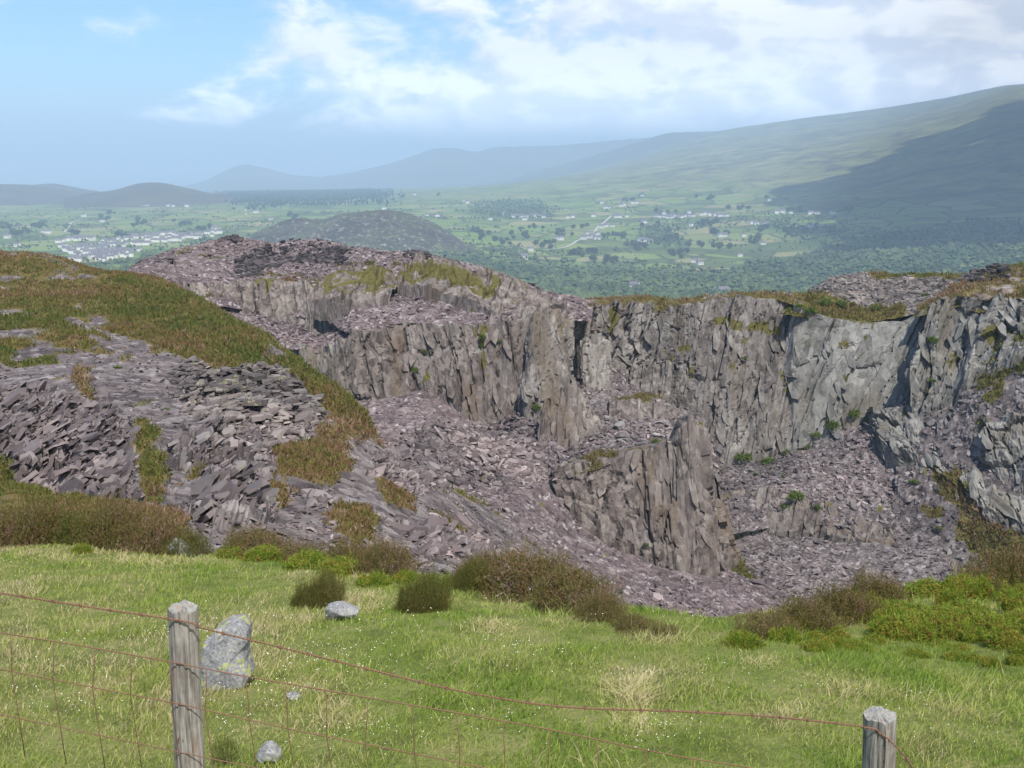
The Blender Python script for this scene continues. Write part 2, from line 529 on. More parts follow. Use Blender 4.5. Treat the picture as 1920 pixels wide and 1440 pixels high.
def valley_mat():
    m, T = new_mat('valley_fields')
    co = T.n('ShaderNodeTexCoord', out=3)
    n1 = T.noise(co, 0.0016, 6, 0.6)
    n2 = T.noise(co, 0.012, 6, 0.65)
    vo = T.n('ShaderNodeTexVoronoi', out=1, Vector=T.n('ShaderNodeVectorMath', props={'operation': 'MULTIPLY_ADD'},
             i0=T.noise(co, 0.004, 3, 0.5, out=1), i1=(70, 70, 0), i2=co), Scale=0.0085)
    cell = T.n('ShaderNodeSeparateColor', Color=vo)
    field = T.ramp(T.math('ADD', T.math('MULTIPLY', cell, 0.50), T.math('MULTIPLY', n2, 0.52)),
                   [(0.22, (0.055, 0.075, 0.024)), (0.38, (0.095, 0.125, 0.034)), (0.52, (0.125, 0.190, 0.038)), (0.66, (0.165, 0.200, 0.058)), (0.82, (0.25, 0.21, 0.11))])
    ve = T.n('ShaderNodeTexVoronoi', out=0, props={'feature': 'DISTANCE_TO_EDGE'}, Vector=T.n('ShaderNodeVectorMath', props={'operation': 'MULTIPLY_ADD'},
             i0=T.noise(co, 0.004, 3, 0.5, out=1), i1=(70, 70, 0), i2=co), Scale=0.0085)
    field = T.mix(T.maprange(ve, 0.02, 0.055, 0.9, 0.0), field, (0.030, 0.045, 0.016))
    moor = T.ramp(T.math('ADD', T.math('MULTIPLY', n2, 0.5), T.math('MULTIPLY', T.noise(co, 0.0035, 6, 0.68), 0.5)),
                  [(0.36, (0.040, 0.032, 0.028)), (0.45, (0.085, 0.078, 0.040)), (0.52, (0.14, 0.155, 0.050)), (0.58, (0.19, 0.185, 0.075)), (0.66, (0.30, 0.26, 0.22))])
    col = T.mix(attr(T, 'moor'), field, moor)
    wood = T.ramp(n2, [(0.3, (0.03, 0.06, 0.016)), (0.7, (0.065, 0.11, 0.03))])
    col = T.mix(attr(T, 'wood'), col, wood)
    finish(T, col, 0.95, None, 0.1)
    return m


M_VALLEY = valley_mat()
WOODS = [
    [(820, 470), (960, 480), (1080, 500), (1200, 500), (1330, 520), (1420, 560), (1500, 650), (800, 650)],
    [(1330, 520), (1450, 500), (1560, 470), (1680, 440), (1800, 425), (2700, 380), (2700, 650), (1300, 650)],
    [(1200, 430), (1260, 425), (1290, 445), (1240, 465), (1190, 455)],
    [(1440, 425), (1560, 428), (1580, 445), (1460, 450)],
    [(90, 500), (240, 505), (330, 470), (420, 450), (440, 520), (60, 540)],
    [(860, 400), (940, 380), (1010, 384), (1030, 402), (930, 408)],
]


CONIF = [(410, 362), (430, 358), (560, 360), (660, 358), (728, 360), (728, 372), (560, 376), (470, 378), (420, 374)]


def valley_attr(P, N, px, py):
    wood = poly_mask(P, px, py, WOODS + [CONIF], 26, 0.004, 5)
    moor = np.clip((340 - py + 0.04 * (px - 1100)) / 40 + 0.5, 0, 1)
    moor = np.maximum(moor, np.clip((395 - py) / 25, 0, 1) * (px < 480) * 0.7)
    moor = np.clip(moor + 0.5 * fbm(P[..., 0] / 400, P[..., 1] / 400, 0 * px, 4, 9), 0, 1)
    return {'wood': wood, 'moor': moor}


def valley_disp(P, N, S, T):
    Y = P[..., 1]
    return (fbm(P[..., 0] / 500, Y / 500, 0 * Y, 4, 21) * np.clip((Y - 500) / 150, 0, 9) +
            fbm(P[..., 0] / 90, Y / 90, 0 * Y, 3, 22) * np.clip((Y - 500) / 700, 0, 2.5))


valley = patch('valley', _vnet, 36, M_VALLEY, valley_disp, valley_attr, vertical=True, smooth=True)
tag(valley.obj, kind='structure')
_vy = valley.P[..., 1][:, 0]


def on_valley(px, py):
    """point of the valley sheet that lies along a surveyed sight line"""
    ppx, ppy = proj(valley.P)
    # nearest vertex among those that are the first ones seen from the survey station
    d = (ppx - px) ** 2 + (ppy - py) ** 2
    i = np.unravel_index(np.argmin(d), d.shape)
    Y0 = valley.P[i][1]
    p = pos(px, py, Y0)
    # settle on the sheet
    q = valley.P.reshape(-1, 3)
    k = np.argsort((q[:, 0] - p[0]) ** 2 + (q[:, 1] - p[1]) ** 2)[:4]
    w = 1 / (np.hypot(q[k, 0] - p[0], q[k, 1] - p[1]) + 1e-3)
    p[2] = (q[k, 2] * w).sum() / w.sum()
    return p


plain_V = np.array([[-30000, -4000, -440], [30000, -4000, -440], [30000, 42000, -440], [-30000, 42000, -440]], float)
ground = add_mesh('coastal_plain', plain_V, np.array([[0, 1, 2, 3]]), plain('plain_green', (0.09, 0.12, 0.06)))
tag(ground, kind='structure')


def ridge(name, crest, Y, front, py_front, back=600, step=40, amp=6, mat=None, attrs=None, rows=5, veg=None):
    crest = np.array(crest, float)
    net = []
    for k in range(rows):
        f = k / (rows - 1)
        e = 1 - (1 - f) ** 1.6
        net.append([(x, py_front + (y - py_front) * e, Y - front * (1 - f)) for x, y in crest])
    net.append([(x, y + (py_front - y) * 0.5 + 4, Y + back) for x, y in crest])
    net = np.array(net)

    def dsp(P, N, S, T):
        w = np.clip(T / (0.15 * T.max()), 0, 1)
        return (fbm(P[..., 0] / (amp * 9), P[..., 1] / (amp * 9), 0 * S, 5, 31, 0.6) + 0.5 * np.abs(fbm(P[..., 0] / (amp * 3), P[..., 1] / (amp * 3), 0 * S, 3, 35))) * amp * w
    p = patch(name, net, step, mat, dsp, attrs, vertical=True, smooth=True)
    tag(p.obj, kind='structure')
    return p


def moor_mat(name, stops, scale, crag=None):
    m, T = new_mat(name)
    co = T.n('ShaderNodeTexCoord', out=3)
    f = T.math('ADD', T.math('MULTIPLY', T.noise(co, scale, 5, 0.65), 0.6), T.math('MULTIPLY', T.noise(co, scale * 7, 5, 0.7), 0.4))
    col = T.ramp(f, stops)
    if crag:
        c = T.noise(co, scale * 9, 6, 0.75)
        col = T.mix(T.maprange(c, 0.55, 0.62, 0, 0.9), col, crag)
    nb = T.n('ShaderNodeBump', Strength=0.6, Distance=4.0, Height=T.noise(co, scale * 9, 4, 0.7))
    finish(T, col, 0.95, nb, 0.1)
    return m


M_MOOR = moor_mat('heather_moor', [(0.3, (0.040, 0.032, 0.026)), (0.5, (0.065, 0.055, 0.035)), (0.7, (0.10, 0.10, 0.05))], 0.004)
M_CRAGHILL = moor_mat('craggy_hill', [(0.35, (0.026, 0.026, 0.016)), (0.5, (0.050, 0.044, 0.032)), (0.62, (0.080, 0.100, 0.032))], 0.012, (0.27, 0.245, 0.235))
M_FARMT = moor_mat('far_mountain', [(0.3, (0.05, 0.05, 0.045)), (0.6, (0.10, 0.11, 0.06))], 0.0012)

ridge('hill', [(-420, 356), (-200, 350), (-60, 348), (40, 347), (110, 355), (170, 364), (240, 372)], 5600, 900, 398, mat=M_MOOR)
ridge('hill', [(20, 352), (80, 346), (110, 347), (150, 354), (210, 364), (260, 372)], 6600, 700, 392, mat=M_MOOR)
ridge('hill', [(120, 372), (180, 362), (220, 357), (250, 348), (280, 344), (305, 345), (340, 352), (380, 360), (420, 366), (470, 374)], 5000, 700, 398, mat=M_MOOR)
ridge('hill', [(380, 505), (430, 462), (470, 442), (500, 430), (535, 418), (570, 412), (610, 412), (645, 404), (690, 398), (725, 398), (760, 402), (800, 414), (840, 436), (885, 466), (950, 505)],
      2300, 260, 512, back=180, step=5, amp=6, mat=M_CRAGHILL)
ridge('mountain', [(330, 352), (380, 342), (440, 316), (480, 314), (540, 328), (600, 334), (680, 322), (760, 300), (810, 284), (850, 281), (890, 288), (930, 280), (980, 278), (1060, 276), (1150, 268), (1250, 262), (1400, 268), (1600, 270)],
      12500, 3000, 372, back=2500, step=90, amp=22, mat=M_FARMT)
ridge('mountain', [(900, 352), (960, 338), (1010, 322), (1060, 310), (1110, 296), (1160, 280), (1210, 266), (1260, 254), (1340, 250), (1500, 250), (1700, 250)],
      9600, 2500, 372, back=2000, step=90, amp=16, mat=M_FARMT)


# ------------------------------------------------------------------ pit: displacement recipes
def ground_disp(amp=0.5, blocks=0.25, freq=0.12, seed=1, cell=1.1):
    def f(P, N, S, T):
        x, y, z = P[..., 0], P[..., 1], P[..., 2]
        d = amp * fbm(x * freq, y * freq, z * freq, 4, seed)
        wu = worley(x / cell + 0.3 * z, y / cell, seed + 5)
        d = d + blocks * ((wu[2] - 0.5) + (wu[3] - 0.5) * wu[5] * 1.6 + (wu[4] - 0.5) * wu[6] * 1.6)
        return d, {'tone': (wu[2] - 0.5) * 0.6 + 0.15 * fbm(x * 0.08, y * 0.08, z * 0.08, 3, seed + 9)}
    return f


def cell1(u, seed, extra=None):
    """jittered cells along a line: id, offset to centre, gap to the nearest joint"""
    f = np.floor(u)
    e = np.zeros(u.shape) if extra is None else extra
    z0 = np.zeros(u.shape)
    best = np.full(u.shape, 9.0); sec = np.full(u.shape, 9.0)
    idd = np.zeros(u.shape); off = np.zeros(u.shape)
    for i in (-1, 0, 1):
        c = f + i
        p = c + 0.1 + 0.8 * hsh(c, e, z0, seed)
        d = np.abs(u - p)
        bt = d < best
        sec = np.where(bt, best, np.minimum(sec, d))
        best = np.where(bt, d, best)
        idd = np.where(bt, c, idd)
        off = np.where(bt, u - p, off)
    return idd, off, sec - best


def cliff_disp(amp=0.9, lean=0.25, seed=1, big=5.0, tall=20.0, topjag=0.8, asp=3.3):
    def f(P, N, S, T):
        x, y, z = P[..., 0], P[..., 1], P[..., 2]
        z0 = np.zeros(S.shape)
        u = S + 0.22 * big * fbm(S / big * 0.9, T / big * 0.5, z0, 3, seed + 2)
        t = T + 0.30 * big * fbm(S / big * 0.9, T / big * 0.5, z0, 3, seed + 3)
        d = amp * 1.5 * fbm(S / (big * 1.9), T / (tall * 0.7), z0, 3, seed + 21)
        tone = 0.35 * fbm(x * 0.15, y * 0.15, z * 0.1, 3, seed + 4)
        for (cw, as_, a, sd, tw) in ((big * 1.15, asp, amp * 0.85, 1, 0.30), (big * 0.48, asp * 1.15, amp * 0.46, 2, 0.30), (big * 0.2, asp * 1.1, amp * 0.17, 3, 0.25), (big * 0.085, asp * 0.7, amp * 0.07, 4, 0.2)):
            w = worley(u / cw, t / (cw * as_), seed + sd)
            d = d + a * ((w[2] - 0.5) * 1.25 + (w[3] - 0.5) * w[5] * 2.2 + (w[4] - 0.5) * w[6] * 1.5)
            d = d - a * 0.9 * np.clip(1 - w[1] / 0.10, 0, 1) * (w[4] > 0.4)
            tone = tone + (w[3] - 0.5) * tw
        # a few deep joints
        ci, co_, cg = cell1(u / (big * 0.8), seed + 8)
        hit = hsh(ci, z0, z0 + 12, seed) > 0.62
        part = np.clip(fbm(S / big, T / (big * 1.5), z0, 2, seed + 31) * 3 + 0.4, 0, 1)
        d = d - amp * 1.5 * hit * part * np.clip(1 - cg * big * 0.8 / 0.55, 0, 1)
        d = d + 0.16 * amp * fbm(x * 0.9, y * 0.9, z * 0.6, 4, seed + 7, 0.6)
        ci, _, _ = cell1(u / (big * 0.3), seed + 11)
        c2, _, _ = cell1(u / (big * 0.8), seed + 12)
        top = np.clip(1 - np.abs(T - TOPT) / 4.0, 0, 1)
        mid_ = N.shape[0] // 2
        NF = np.broadcast_to(N[mid_][None], N.shape)
        vec = (d * np.clip(T / max(TOPT, 0.1), 0.0, 1.0) ** 0.7)[..., None] * NF
        vec[..., 2] += topjag * top * (0.8 * (hsh(ci, z0, z0, seed) - 0.5) + 1.0 * (hsh(c2, z0, z0, seed + 1) - 0.5) + 0.8 * fbm(S / big * 2, z0, z0, 3, seed + 5))
        return vec, {'tone': tone}
    return f


TOPT = 0.0


def cliff(name, cols, mat, step=0.215, veg=None, mid=0.0, **kw):
    """cols: (px, top row, top distance, foot row, foot distance)"""
    global TOPT
    cols = np.array([tuple(c) if len(c) == 6 else (*c, c[0]) for c in cols], float)
    top = pos(cols[:, 0], cols[:, 1], cols[:, 2])
    bot = pos(cols[:, 5], cols[:, 3], cols[:, 4])
    back = top + np.array([0, 4.0, -0.8])
    down = bot + np.array([0, -0.6, -3.0])
    m1 = top * 0.67 + bot * 0.33 + np.array([0, mid, 0])
    m2 = top * 0.33 + bot * 0.67 + np.array([0, mid, 0])
    net = np.stack([back, top, m1, m2, bot, down])
    TOPT = np.linalg.norm(back - top, axis=-1).mean()

    def at(P, N, px, py):
        v = np.zeros(px.shape)
        n = fbm(P[..., 0] * 0.5, P[..., 1] * 0.5, P[..., 2] * 0.22, 4, kw.get('seed', 1) + 40)
        v = np.clip((n - 0.30) * 3, 0, 1) * 0.8
        if veg:
            v = np.maximum(v, poly_mask(P, px, py, veg, 11, 0.4, 6) * np.clip(0.75 + 1.6 * n, 0, 1))
        rowT = np.linspace(0, 1, px.shape[0])[:, None] * np.ones(px.shape)
        edge = np.clip(1 - np.abs(rowT - 0.13) / 0.10, 0, 1)
        v = np.maximum(v, edge * np.clip(0.45 + n, 0, 1))
        return {'veg': v}
    p = patch(name, net, step, mat, cliff_disp(**kw), at, cubic=(False, False), world_net=True, shear=kw.get('lean', 0.0))
    tag(p.obj, kind='structure')
    return p


# ------------------------------------------------------------------ left bank and the bowl
COLS = [
    [(-420, 1180, 12), (-420, 1000, 23), (-420, 910, 33), (-420, 800, 46), (-420, 700, 62), (-420, 600, 84), (-420, 520, 105), (-420, 455, 128), (-420, 500, 180)],
    [(-200, 1170, 13), (-200, 985, 24), (-200, 900, 33), (-200, 800, 46), (-200, 700, 62), (-200, 600, 84), (-200, 525, 105), (-200, 467, 126), (-200, 500, 180)],
    [(0, 1150, 15), (0, 970, 24), (0, 890, 33), (0, 790, 46), (0, 700, 62), (0, 600, 84), (0, 530, 105), (0, 476, 122), (0, 500, 165)],
    [(110, 1140, 15), (110, 980, 24), (110, 895, 33), (110, 795, 46), (110, 705, 61), (110, 610, 82), (110, 545, 102), (110, 485, 119), (110, 510, 160)],
    [(200, 1130, 15), (200, 985, 24), (200, 900, 33), (200, 800, 46), (200, 712, 60), (200, 625, 80), (200, 565, 98), (200, 514, 115), (200, 535, 150)],
    [(330, 1120, 16), (330, 992, 25), (330, 912, 33), (330, 820, 45), (330, 740, 57), (330, 665, 73), (330, 605, 88), (330, 548, 105), (330, 575, 140)],
    [(450, 1110, 17), (450, 1000, 26), (450, 930, 33), (450, 850, 43), (450, 780, 53), (450, 715, 66), (450, 665, 77), (450, 613, 90), (450, 645, 125)],
    [(560, 1120, 18), (560, 1020, 27), (560, 960, 33), (560, 890, 41), (560, 830, 49), (560, 778, 58), (560, 735, 67), (560, 692, 76), (560, 730, 105)],
    [(640, 1130, 19), (640, 1030, 27), (640, 972, 34), (640, 910, 41), (640, 860, 48), (640, 818, 56), (640, 780, 63), (640, 742, 71), (640, 790, 98)],
    [(695, 1130, 20), (695, 1040, 28), (695, 985, 34), (695, 930, 41), (695, 890, 48), (695, 860, 54), (695, 838, 60), (695, 818, 66), (695, 870, 90)],
    [(770, 1140, 21), (770, 1062, 29), (770, 1012, 35), (770, 965, 42), (770, 930, 49), (770, 900, 56), (770, 880, 62), (770, 868, 68), (770, 920, 88)],
    [(860, 1160, 21), (860, 1095, 28), (860, 1050, 35), (860, 1005, 43), (860, 970, 51), (860, 945, 59), (860, 928, 66), (860, 918, 73), (860, 960, 90)],
    [(960, 1240, 20), (960, 1170, 28), (960, 1120, 36), (960, 1075, 45), (960, 1040, 54), (960, 1015, 63), (960, 1000, 71), (960, 995, 79), (960, 1040, 92)],
]
LEFT_VEG = [
    [(-600, 420), (0, 466), (195, 498), (205, 520), (185, 555), (140, 575), (165, 620), (205, 655), (245, 690), (190, 675), (120, 655), (70, 650), (0, 690), (-600, 720)],
    [(205, 505), (330, 540), (430, 588), (505, 645), (475, 680), (440, 692), (380, 690), (300, 652), (165, 600), (150, 578), (190, 550)],
    [(500, 642), (560, 684), (645, 738), (700, 815), (655, 842), (645, 880), (575, 925), (515, 955), (500, 905), (522, 850), (565, 838), (622, 790), (600, 755), (565, 722), (535, 698)],
    [(610, 905), (665, 930), (700, 985), (690, 1040), (640, 1040), (612, 960)],
    [(-600, 920), (0, 885), (60, 925), (150, 955), (330, 985), (330, 1100), (-600, 1100)],
    [(415, 660), (470, 640), (500, 660), (450, 700)],
    [(700, 895), (770, 920), (780, 960), (730, 950)],
    [(255, 790), (285, 780), (300, 900), (280, 960), (255, 900)],
    [(150, 690), (170, 680), (180, 740), (160, 740)],
]


def left_attr(P, N, px, py):
    v = poly_mask(P, px, py, LEFT_VEG, 20, 0.22, 3)
    n = fbm(P[..., 0] * 0.35, P[..., 1] * 0.35, P[..., 2] * 0.35, 4, 77)
    v = v * np.clip(0.92 + 1.9 * fbm(P[..., 0] * 0.16, P[..., 1] * 0.16, P[..., 2] * 0.16, 4, 71) + 0.25 * (P[..., 1] > 55), 0, 1)
    v = np.maximum(v, np.clip((n - 0.33 + 0.16 * (py < 720) * (py > 580)) * 3.5, 0, 0.8))
    path = poly_mask(P, px, py, [[(186, 542), (200, 548), (148, 585), (110, 594), (98, 588)], [(105, 597), (135, 600), (205, 655), (232, 690), (222, 690), (165, 645)]], 14, 0.3, 8)
    brk = np.clip(0.35 + 1.8 * fbm(P[..., 0] * 0.3, P[..., 1] * 0.3, P[..., 2] * 0.3, 3, 44), 0, 1)
    return {'veg': np.clip(v - path * brk, 0, 1)}


left_net = np.array(COLS, float).transpose(1, 0, 2)
OUT_ALL = [[(-150, 740), (60, 730), (180, 760), (250, 800), (262, 900), (240, 960), (100, 950), (60, 900), (-150, 900)], [(330, 700), (420, 690), (540, 690), (600, 740), (590, 790), (540, 835), (470, 830), (400, 800), (340, 760)],
           [(300, 850), (400, 790), (480, 830), (520, 870), (500, 900), (510, 980), (470, 1000), (380, 1010), (360, 950), (380, 900)]]


def left_disp(P, N, S, T):
    d, at = ground_disp(0.9, 0.12, 0.10, 4, 0.9)(P, N, S, T)
    px, py = proj(P)
    m = poly_mask(P, px, py, OUT_ALL, 18, 0.22, 13)
    x, y, z = P[..., 0], P[..., 1], P[..., 2]
    w = worley(x / 1.5 + 0.25 * y, y / 2.6 - 0.1 * x, 14)
    w2 = worley(x / 0.6 + 0.2 * y, y / 1.1, 15)
    d = d + m * (0.95 * (w[2] - 0.35) + 0.9 * w[5] * (w[3] - 0.2) + 0.35 * (w2[2] - 0.5) + 0.3 * w2[5])
    v = poly_mask(P, px, py, LEFT_VEG, 20, 0.22, 3, 2)
    d = d + v * (0.30 * fbm(x * 0.9, y * 0.9, z * 0.9, 3, 16) + 0.25)
    at['tone'] = at['tone'] + m * (w[4] - 0.5) * 0.4
    return d, at


left = patch('heather_hillside', left_net, 0.33, M_HILL, left_disp, left_attr)
tag(left.obj, kind='structure')

S_NET = [
    [(500, 690, 160), (640, 722, 150), (720, 716, 147), (800, 712, 146), (870, 752, 144), (930, 783, 143), (968, 735, 146), (1015, 735, 146), (1060, 725, 150), (1160, 705, 160)],
    [(500, 760, 135), (640, 778, 130), (720, 772, 131), (800, 772, 132), (870, 800, 132), (930, 815, 132), (975, 792, 134), (1020, 792, 134), (1060, 800, 134), (1160, 820, 134)],
    [(520, 850, 112), (650, 842, 114), (735, 842, 116), (810, 846, 117), (880, 856, 118), (940, 860, 120), (985, 862, 120), (1030, 866, 120), (1075, 872, 120), (1170, 900, 120)],
    [(560, 930, 88), (680, 912, 94), (760, 906, 98), (830, 906, 102), (900, 907, 106), (960, 907, 108), (1000, 912, 110), (1040, 925, 112), (1090, 955, 114), (1170, 1000, 115)],
    [(600, 1000, 64), (720, 972, 74), (800, 962, 82), (870, 958, 88), (940, 965, 93), (1000, 982, 97), (1050, 1000, 101), (1105, 1020, 106), (1170, 1040, 111), (1270, 1055, 114)],
    [(700, 1080, 44), (800, 1050, 54), (880, 1035, 62), (950, 1040, 69), (1020, 1055, 76), (1090, 1068, 83), (1150, 1078, 91), (1215, 1083, 99), (1285, 1085, 106), (1385, 1075, 112)],
    [(800, 1160, 30), (900, 1122, 38), (980, 1112, 46), (1050, 1122, 53), (1110, 1136, 60), (1180, 1146, 68), (1245, 1148, 76), (1305, 1143, 86), (1375, 1135, 95), (1460, 1120, 104)],
    [(900, 1270, 20), (1000, 1245, 27), (1080, 1225, 33), (1140, 1224, 39), (1190, 1232, 46), (1250, 1232, 54), (1310, 1222, 63), (1370, 1212, 73), (1430, 1202, 84), (1520, 1190, 95)],
    [(1000, 1420, 11.5), (1090, 1380, 14), (1160, 1350, 18), (1210, 1340, 22), (1260, 1335, 27), (1310, 1320, 34), (1360, 1300, 43), (1420, 1280, 54), (1480, 1260, 66), (1570, 1240, 80)],
]
SVEG = [[(1055, 860), (1110, 845), (1160, 850), (1150, 872), (1100, 880), (1060, 880)]]


def s_attr(P, N, px, py):
    n = fbm(P[..., 0] * 0.3, P[..., 1] * 0.3, P[..., 2] * 0.3, 4, 78)
    v = np.clip((n - 0.42) * 3.5, 0, 0.7)
    v = np.maximum(v, poly_mask(P, px, py, [[(930, 1020), (1010, 1000), (1040, 1010), (960, 1040)]], 25, 0.2, 3) * 0.5)
    return {'veg': v}


scree = patch('scree_slope', S_NET, 0.47, M_PURPLE, ground_disp(0.9, 0.42, 0.09, 8, 1.2), s_attr)
tag(scree.obj, kind='structure')

F_NET = [
    [(1330, 1300, 62), (1450, 1290, 66), (1600, 1270, 70), (1750, 1250, 72), (1900, 1230, 75)],
    [(1330, 1190, 86), (1450, 1180, 90), (1560, 1168, 93), (1660, 1150, 95), (1800, 1140, 92)],
    [(1340, 1115, 104), (1450, 1105, 108), (1560, 1092, 110), (1660, 1084, 112), (1800, 1100, 106)],
    [(1345, 1055, 117), (1450, 1042, 122), (1540, 1024, 127), (1620, 1016, 127), (1760, 1030, 120)],
    [(1340, 1020, 128), (1450, 996, 134), (1530, 985, 137), (1620, 990, 135), (1760, 1000, 128)],
]


def f_attr(P, N, px, py):
    v = poly_mask(P, px, py, [[(1340, 1035), (1375, 1045), (1420, 1090), (1440, 1130), (1400, 1130), (1385, 1090), (1350, 1060)]], 10, 0.25, 3)
    n = fbm(P[..., 0] * 0.3, P[..., 1] * 0.3, P[..., 2] * 0.3, 4, 79)
    return {'veg': np.maximum(v, np.clip((n - 0.40) * 3.5, 0, 0.7))}


floor = patch('pit_floor', F_NET, 0.48, M_SCREE, ground_disp(0.8, 0.40, 0.09, 12, 1.3), f_attr)
tag(floor.obj, kind='structure')

R_NET = [
    [(1350, 1010, 131), (1450, 990, 133), (1540, 985, 131), (1620, 1000, 128), (1700, 1030, 126), (1800, 1060, 121)],
    [(1350, 925, 138), (1450, 930, 136), (1540, 950, 133), (1620, 975, 131), (1700, 1000, 128.5), (1800, 1040, 123)],
    [(1345, 895, 145), (1450, 882, 144), (1545, 880, 141), (1630, 890, 138), (1710, 905, 135), (1800, 930, 129)],
    [(1340, 872, 152), (1410, 858, 152), (1510, 820, 152), (1610, 795, 148), (1690, 775, 144), (1790, 780, 138)],
    [(1340, 850, 166), (1410, 830, 164), (1510, 780, 162), (1610, 750, 158), (1690, 730, 151), (1790, 730, 147)],
]


def r_attr(P, N, px, py):
    n = fbm(P[..., 0] * 0.3, P[..., 1] * 0.3, P[..., 2] * 0.3, 4, 80)
    return {'veg': np.clip((n - 0.34) * 3.5, 0, 0.8)}


right = patch('scree_slope', R_NET, 0.42, M_SCREE, ground_disp(0.8, 0.40, 0.1, 15, 1.2), r_attr)
tag(right.obj, kind='structure')

RS_NET = [
    [(1690, 790, 144), (1780, 720, 143), (1850, 665, 140), (1920, 615, 137), (2020, 590, 134), (2300, 560, 129)],
    [(1685, 840, 140), (1790, 795, 136), (1850, 762, 134), (1920, 740, 132), (2020, 730, 129), (2300, 700, 124)],
    [(1680, 905, 135), (1780, 890, 131), (1850, 880, 129), (1920, 870, 127), (2020, 860, 124), (2300, 840, 118)],
    [(1675, 985, 130), (1780, 985, 126), (1850, 990, 123.5), (1930, 1000, 121), (2030, 1000, 119), (2300, 980, 112)],
    [(1665, 1050, 124), (1770, 1072, 119), (1850, 1098, 115), (1940, 1115, 111), (2050, 1120, 108), (2300, 1100, 100)],
    [(1650, 1150, 105), (1770, 1180, 94), (1850, 1210, 86), (1940, 1230, 80), (2050, 1230, 75), (2300, 1200, 66)],
    [(1650, 1300, 62), (1770, 1330, 50), (1850, 1350, 40), (1940, 1350, 32), (2050, 1340, 28), (2300, 1300, 24)],
]
RS_VEG = [[(1800, 690), (1870, 640), (1950, 600), (2400, 560), (2400, 690), (1900, 690), (1850, 720), (1800, 740)],
          [(1740, 890), (1800, 880), (1850, 920), (1870, 980), (1800, 950), (1750, 920)],
          [(1800, 960), (1880, 980), (1930, 1010), (2300, 990), (2300, 1090), (1900, 1060), (1820, 1030)]]


def rs_attr(P, N, px, py):
    n = fbm(P[..., 0] * 0.35, P[..., 1] * 0.35, P[..., 2] * 0.35, 4, 81)
    return {'veg': np.maximum(np.clip((n - 0.2) * 3.5, 0, 0.9), poly_mask(P, px, py, RS_VEG, 24, 0.25, 3))}


rs = patch('rocky_bank', RS_NET, 0.46, M_SCREE, ground_disp(1.2, 0.5, 0.12, 18, 1.5), rs_attr)
tag(rs.obj, kind='structure')

# waste tip behind the left walls, and the heather rim along the back
M_NET = [
    [(215, 560, 120), (320, 560, 148), (420, 575, 160), (520, 590, 163), (610, 600, 160), (655, 625, 146), (760, 622, 145), (850, 616, 145), (960, 606, 147), (1050, 600, 149), (1110, 600, 152)],
    [(225, 525, 140), (325, 530, 160), (425, 530, 168), (520, 528, 170), (615, 550, 166), (670, 590, 152), (760, 592, 151), (850, 588, 151), (955, 590, 151), (1045, 590, 151), (1110, 590, 155)],
    [(235, 508, 155), (330, 505, 172), (430, 508, 180), (520, 508, 182), (620, 525, 174), (685, 555, 160), (765, 556, 160), (850, 552, 160), (950, 570, 157), (1040, 575, 156), (1110, 582, 158)],
    [(250, 500, 172), (330, 483, 188), (430, 480, 197), (520, 488, 198), (610, 495, 190), (690, 525, 174), (770, 520, 174), (855, 520, 171), (945, 545, 166), (1030, 562, 162), (1110, 576, 162)],
    [(262, 494, 190), (335, 468, 206), (438, 448, 216), (520, 455, 213), (600, 453, 209), (690, 470, 196), (780, 478, 189), (862, 496, 181), (938, 514, 173), (1020, 550, 168), (1105, 572, 167)],
    [(250, 540, 230), (335, 520, 250), (438, 505, 260), (520, 510, 255), (600, 510, 250), (690, 530, 235), (780, 545, 225), (862, 560, 215), (938, 590, 205), (1020, 620, 200), (1105, 640, 200)],
]
M_VEG = [[(600, 510), (660, 500), (740, 490), (735, 540), (690, 545), (640, 545), (600, 540)],
         [(330, 475), (430, 455), (460, 462), (400, 478), (340, 490)],
         [(215, 515), (330, 535), (420, 555), (380, 560), (300, 560), (215, 560)],
         [(780, 490), (900, 515), (930, 545), (850, 540), (790, 510)],
         [(480, 520), (560, 512), (640, 520), (650, 535), (520, 532)]]


def m_attr(P, N, px, py):
    n = fbm(P[..., 0] * 0.25, P[..., 1] * 0.25, P[..., 2] * 0.25, 4, 82)
    return {'veg': np.maximum(np.clip((n - 0.45) * 3.5, 0, 0.8), poly_mask(P, px, py, M_VEG, 16, 0.25, 3) * np.clip(0.45 + 2.4 * fbm(P[..., 0] * 0.4, P[..., 1] * 0.4, P[..., 2] * 0.4, 4, 92), 0, 1))}


tip = patch('waste_tip', M_NET, 0.5, M_PURPLE, ground_disp(0.6, 0.40, 0.1, 22, 1.4), m_attr)
tag(tip.obj, kind='structure')

BR_NET = [
    [(1040, 585, 158), (1100, 576, 163), (1200, 572, 163), (1265, 578, 161), (1350, 568, 159), (1450, 566, 157), (1500, 575, 155), (1580, 610, 154), (1660, 620, 153.5), (1740, 590, 152)],
    [(1040, 572, 164), (1100, 566, 167), (1200, 562, 167), (1265, 570, 165), (1350, 558, 163), (1450, 555, 161), (1500, 560, 160), (1580, 585, 158), (1660, 592, 158), (1740, 575, 156)],
    [(1040, 570, 172), (1100, 566, 175), (1200, 562, 175), (1265, 569, 173), (1350, 557, 171), (1450, 555, 169), (1500, 555, 169), (1580, 560, 168), (1660, 565, 165), (1740, 560, 160)],
    [(1040, 600, 200), (1100, 600, 205), (1200, 600, 210), (1265, 600, 210), (1350, 600, 205), (1450, 595, 200), (1500, 590, 200), (1580, 590, 200), (1660, 590, 198), (1740, 580, 190)],
]


def all_veg(thr=-0.5):
    def f(P, N, px, py):
        n = fbm(P[..., 0] * 0.25, P[..., 1] * 0.25, P[..., 2] * 0.25, 4, 83)
        return {'veg': np.clip((n - thr) * 3, 0, 1)}
    return f


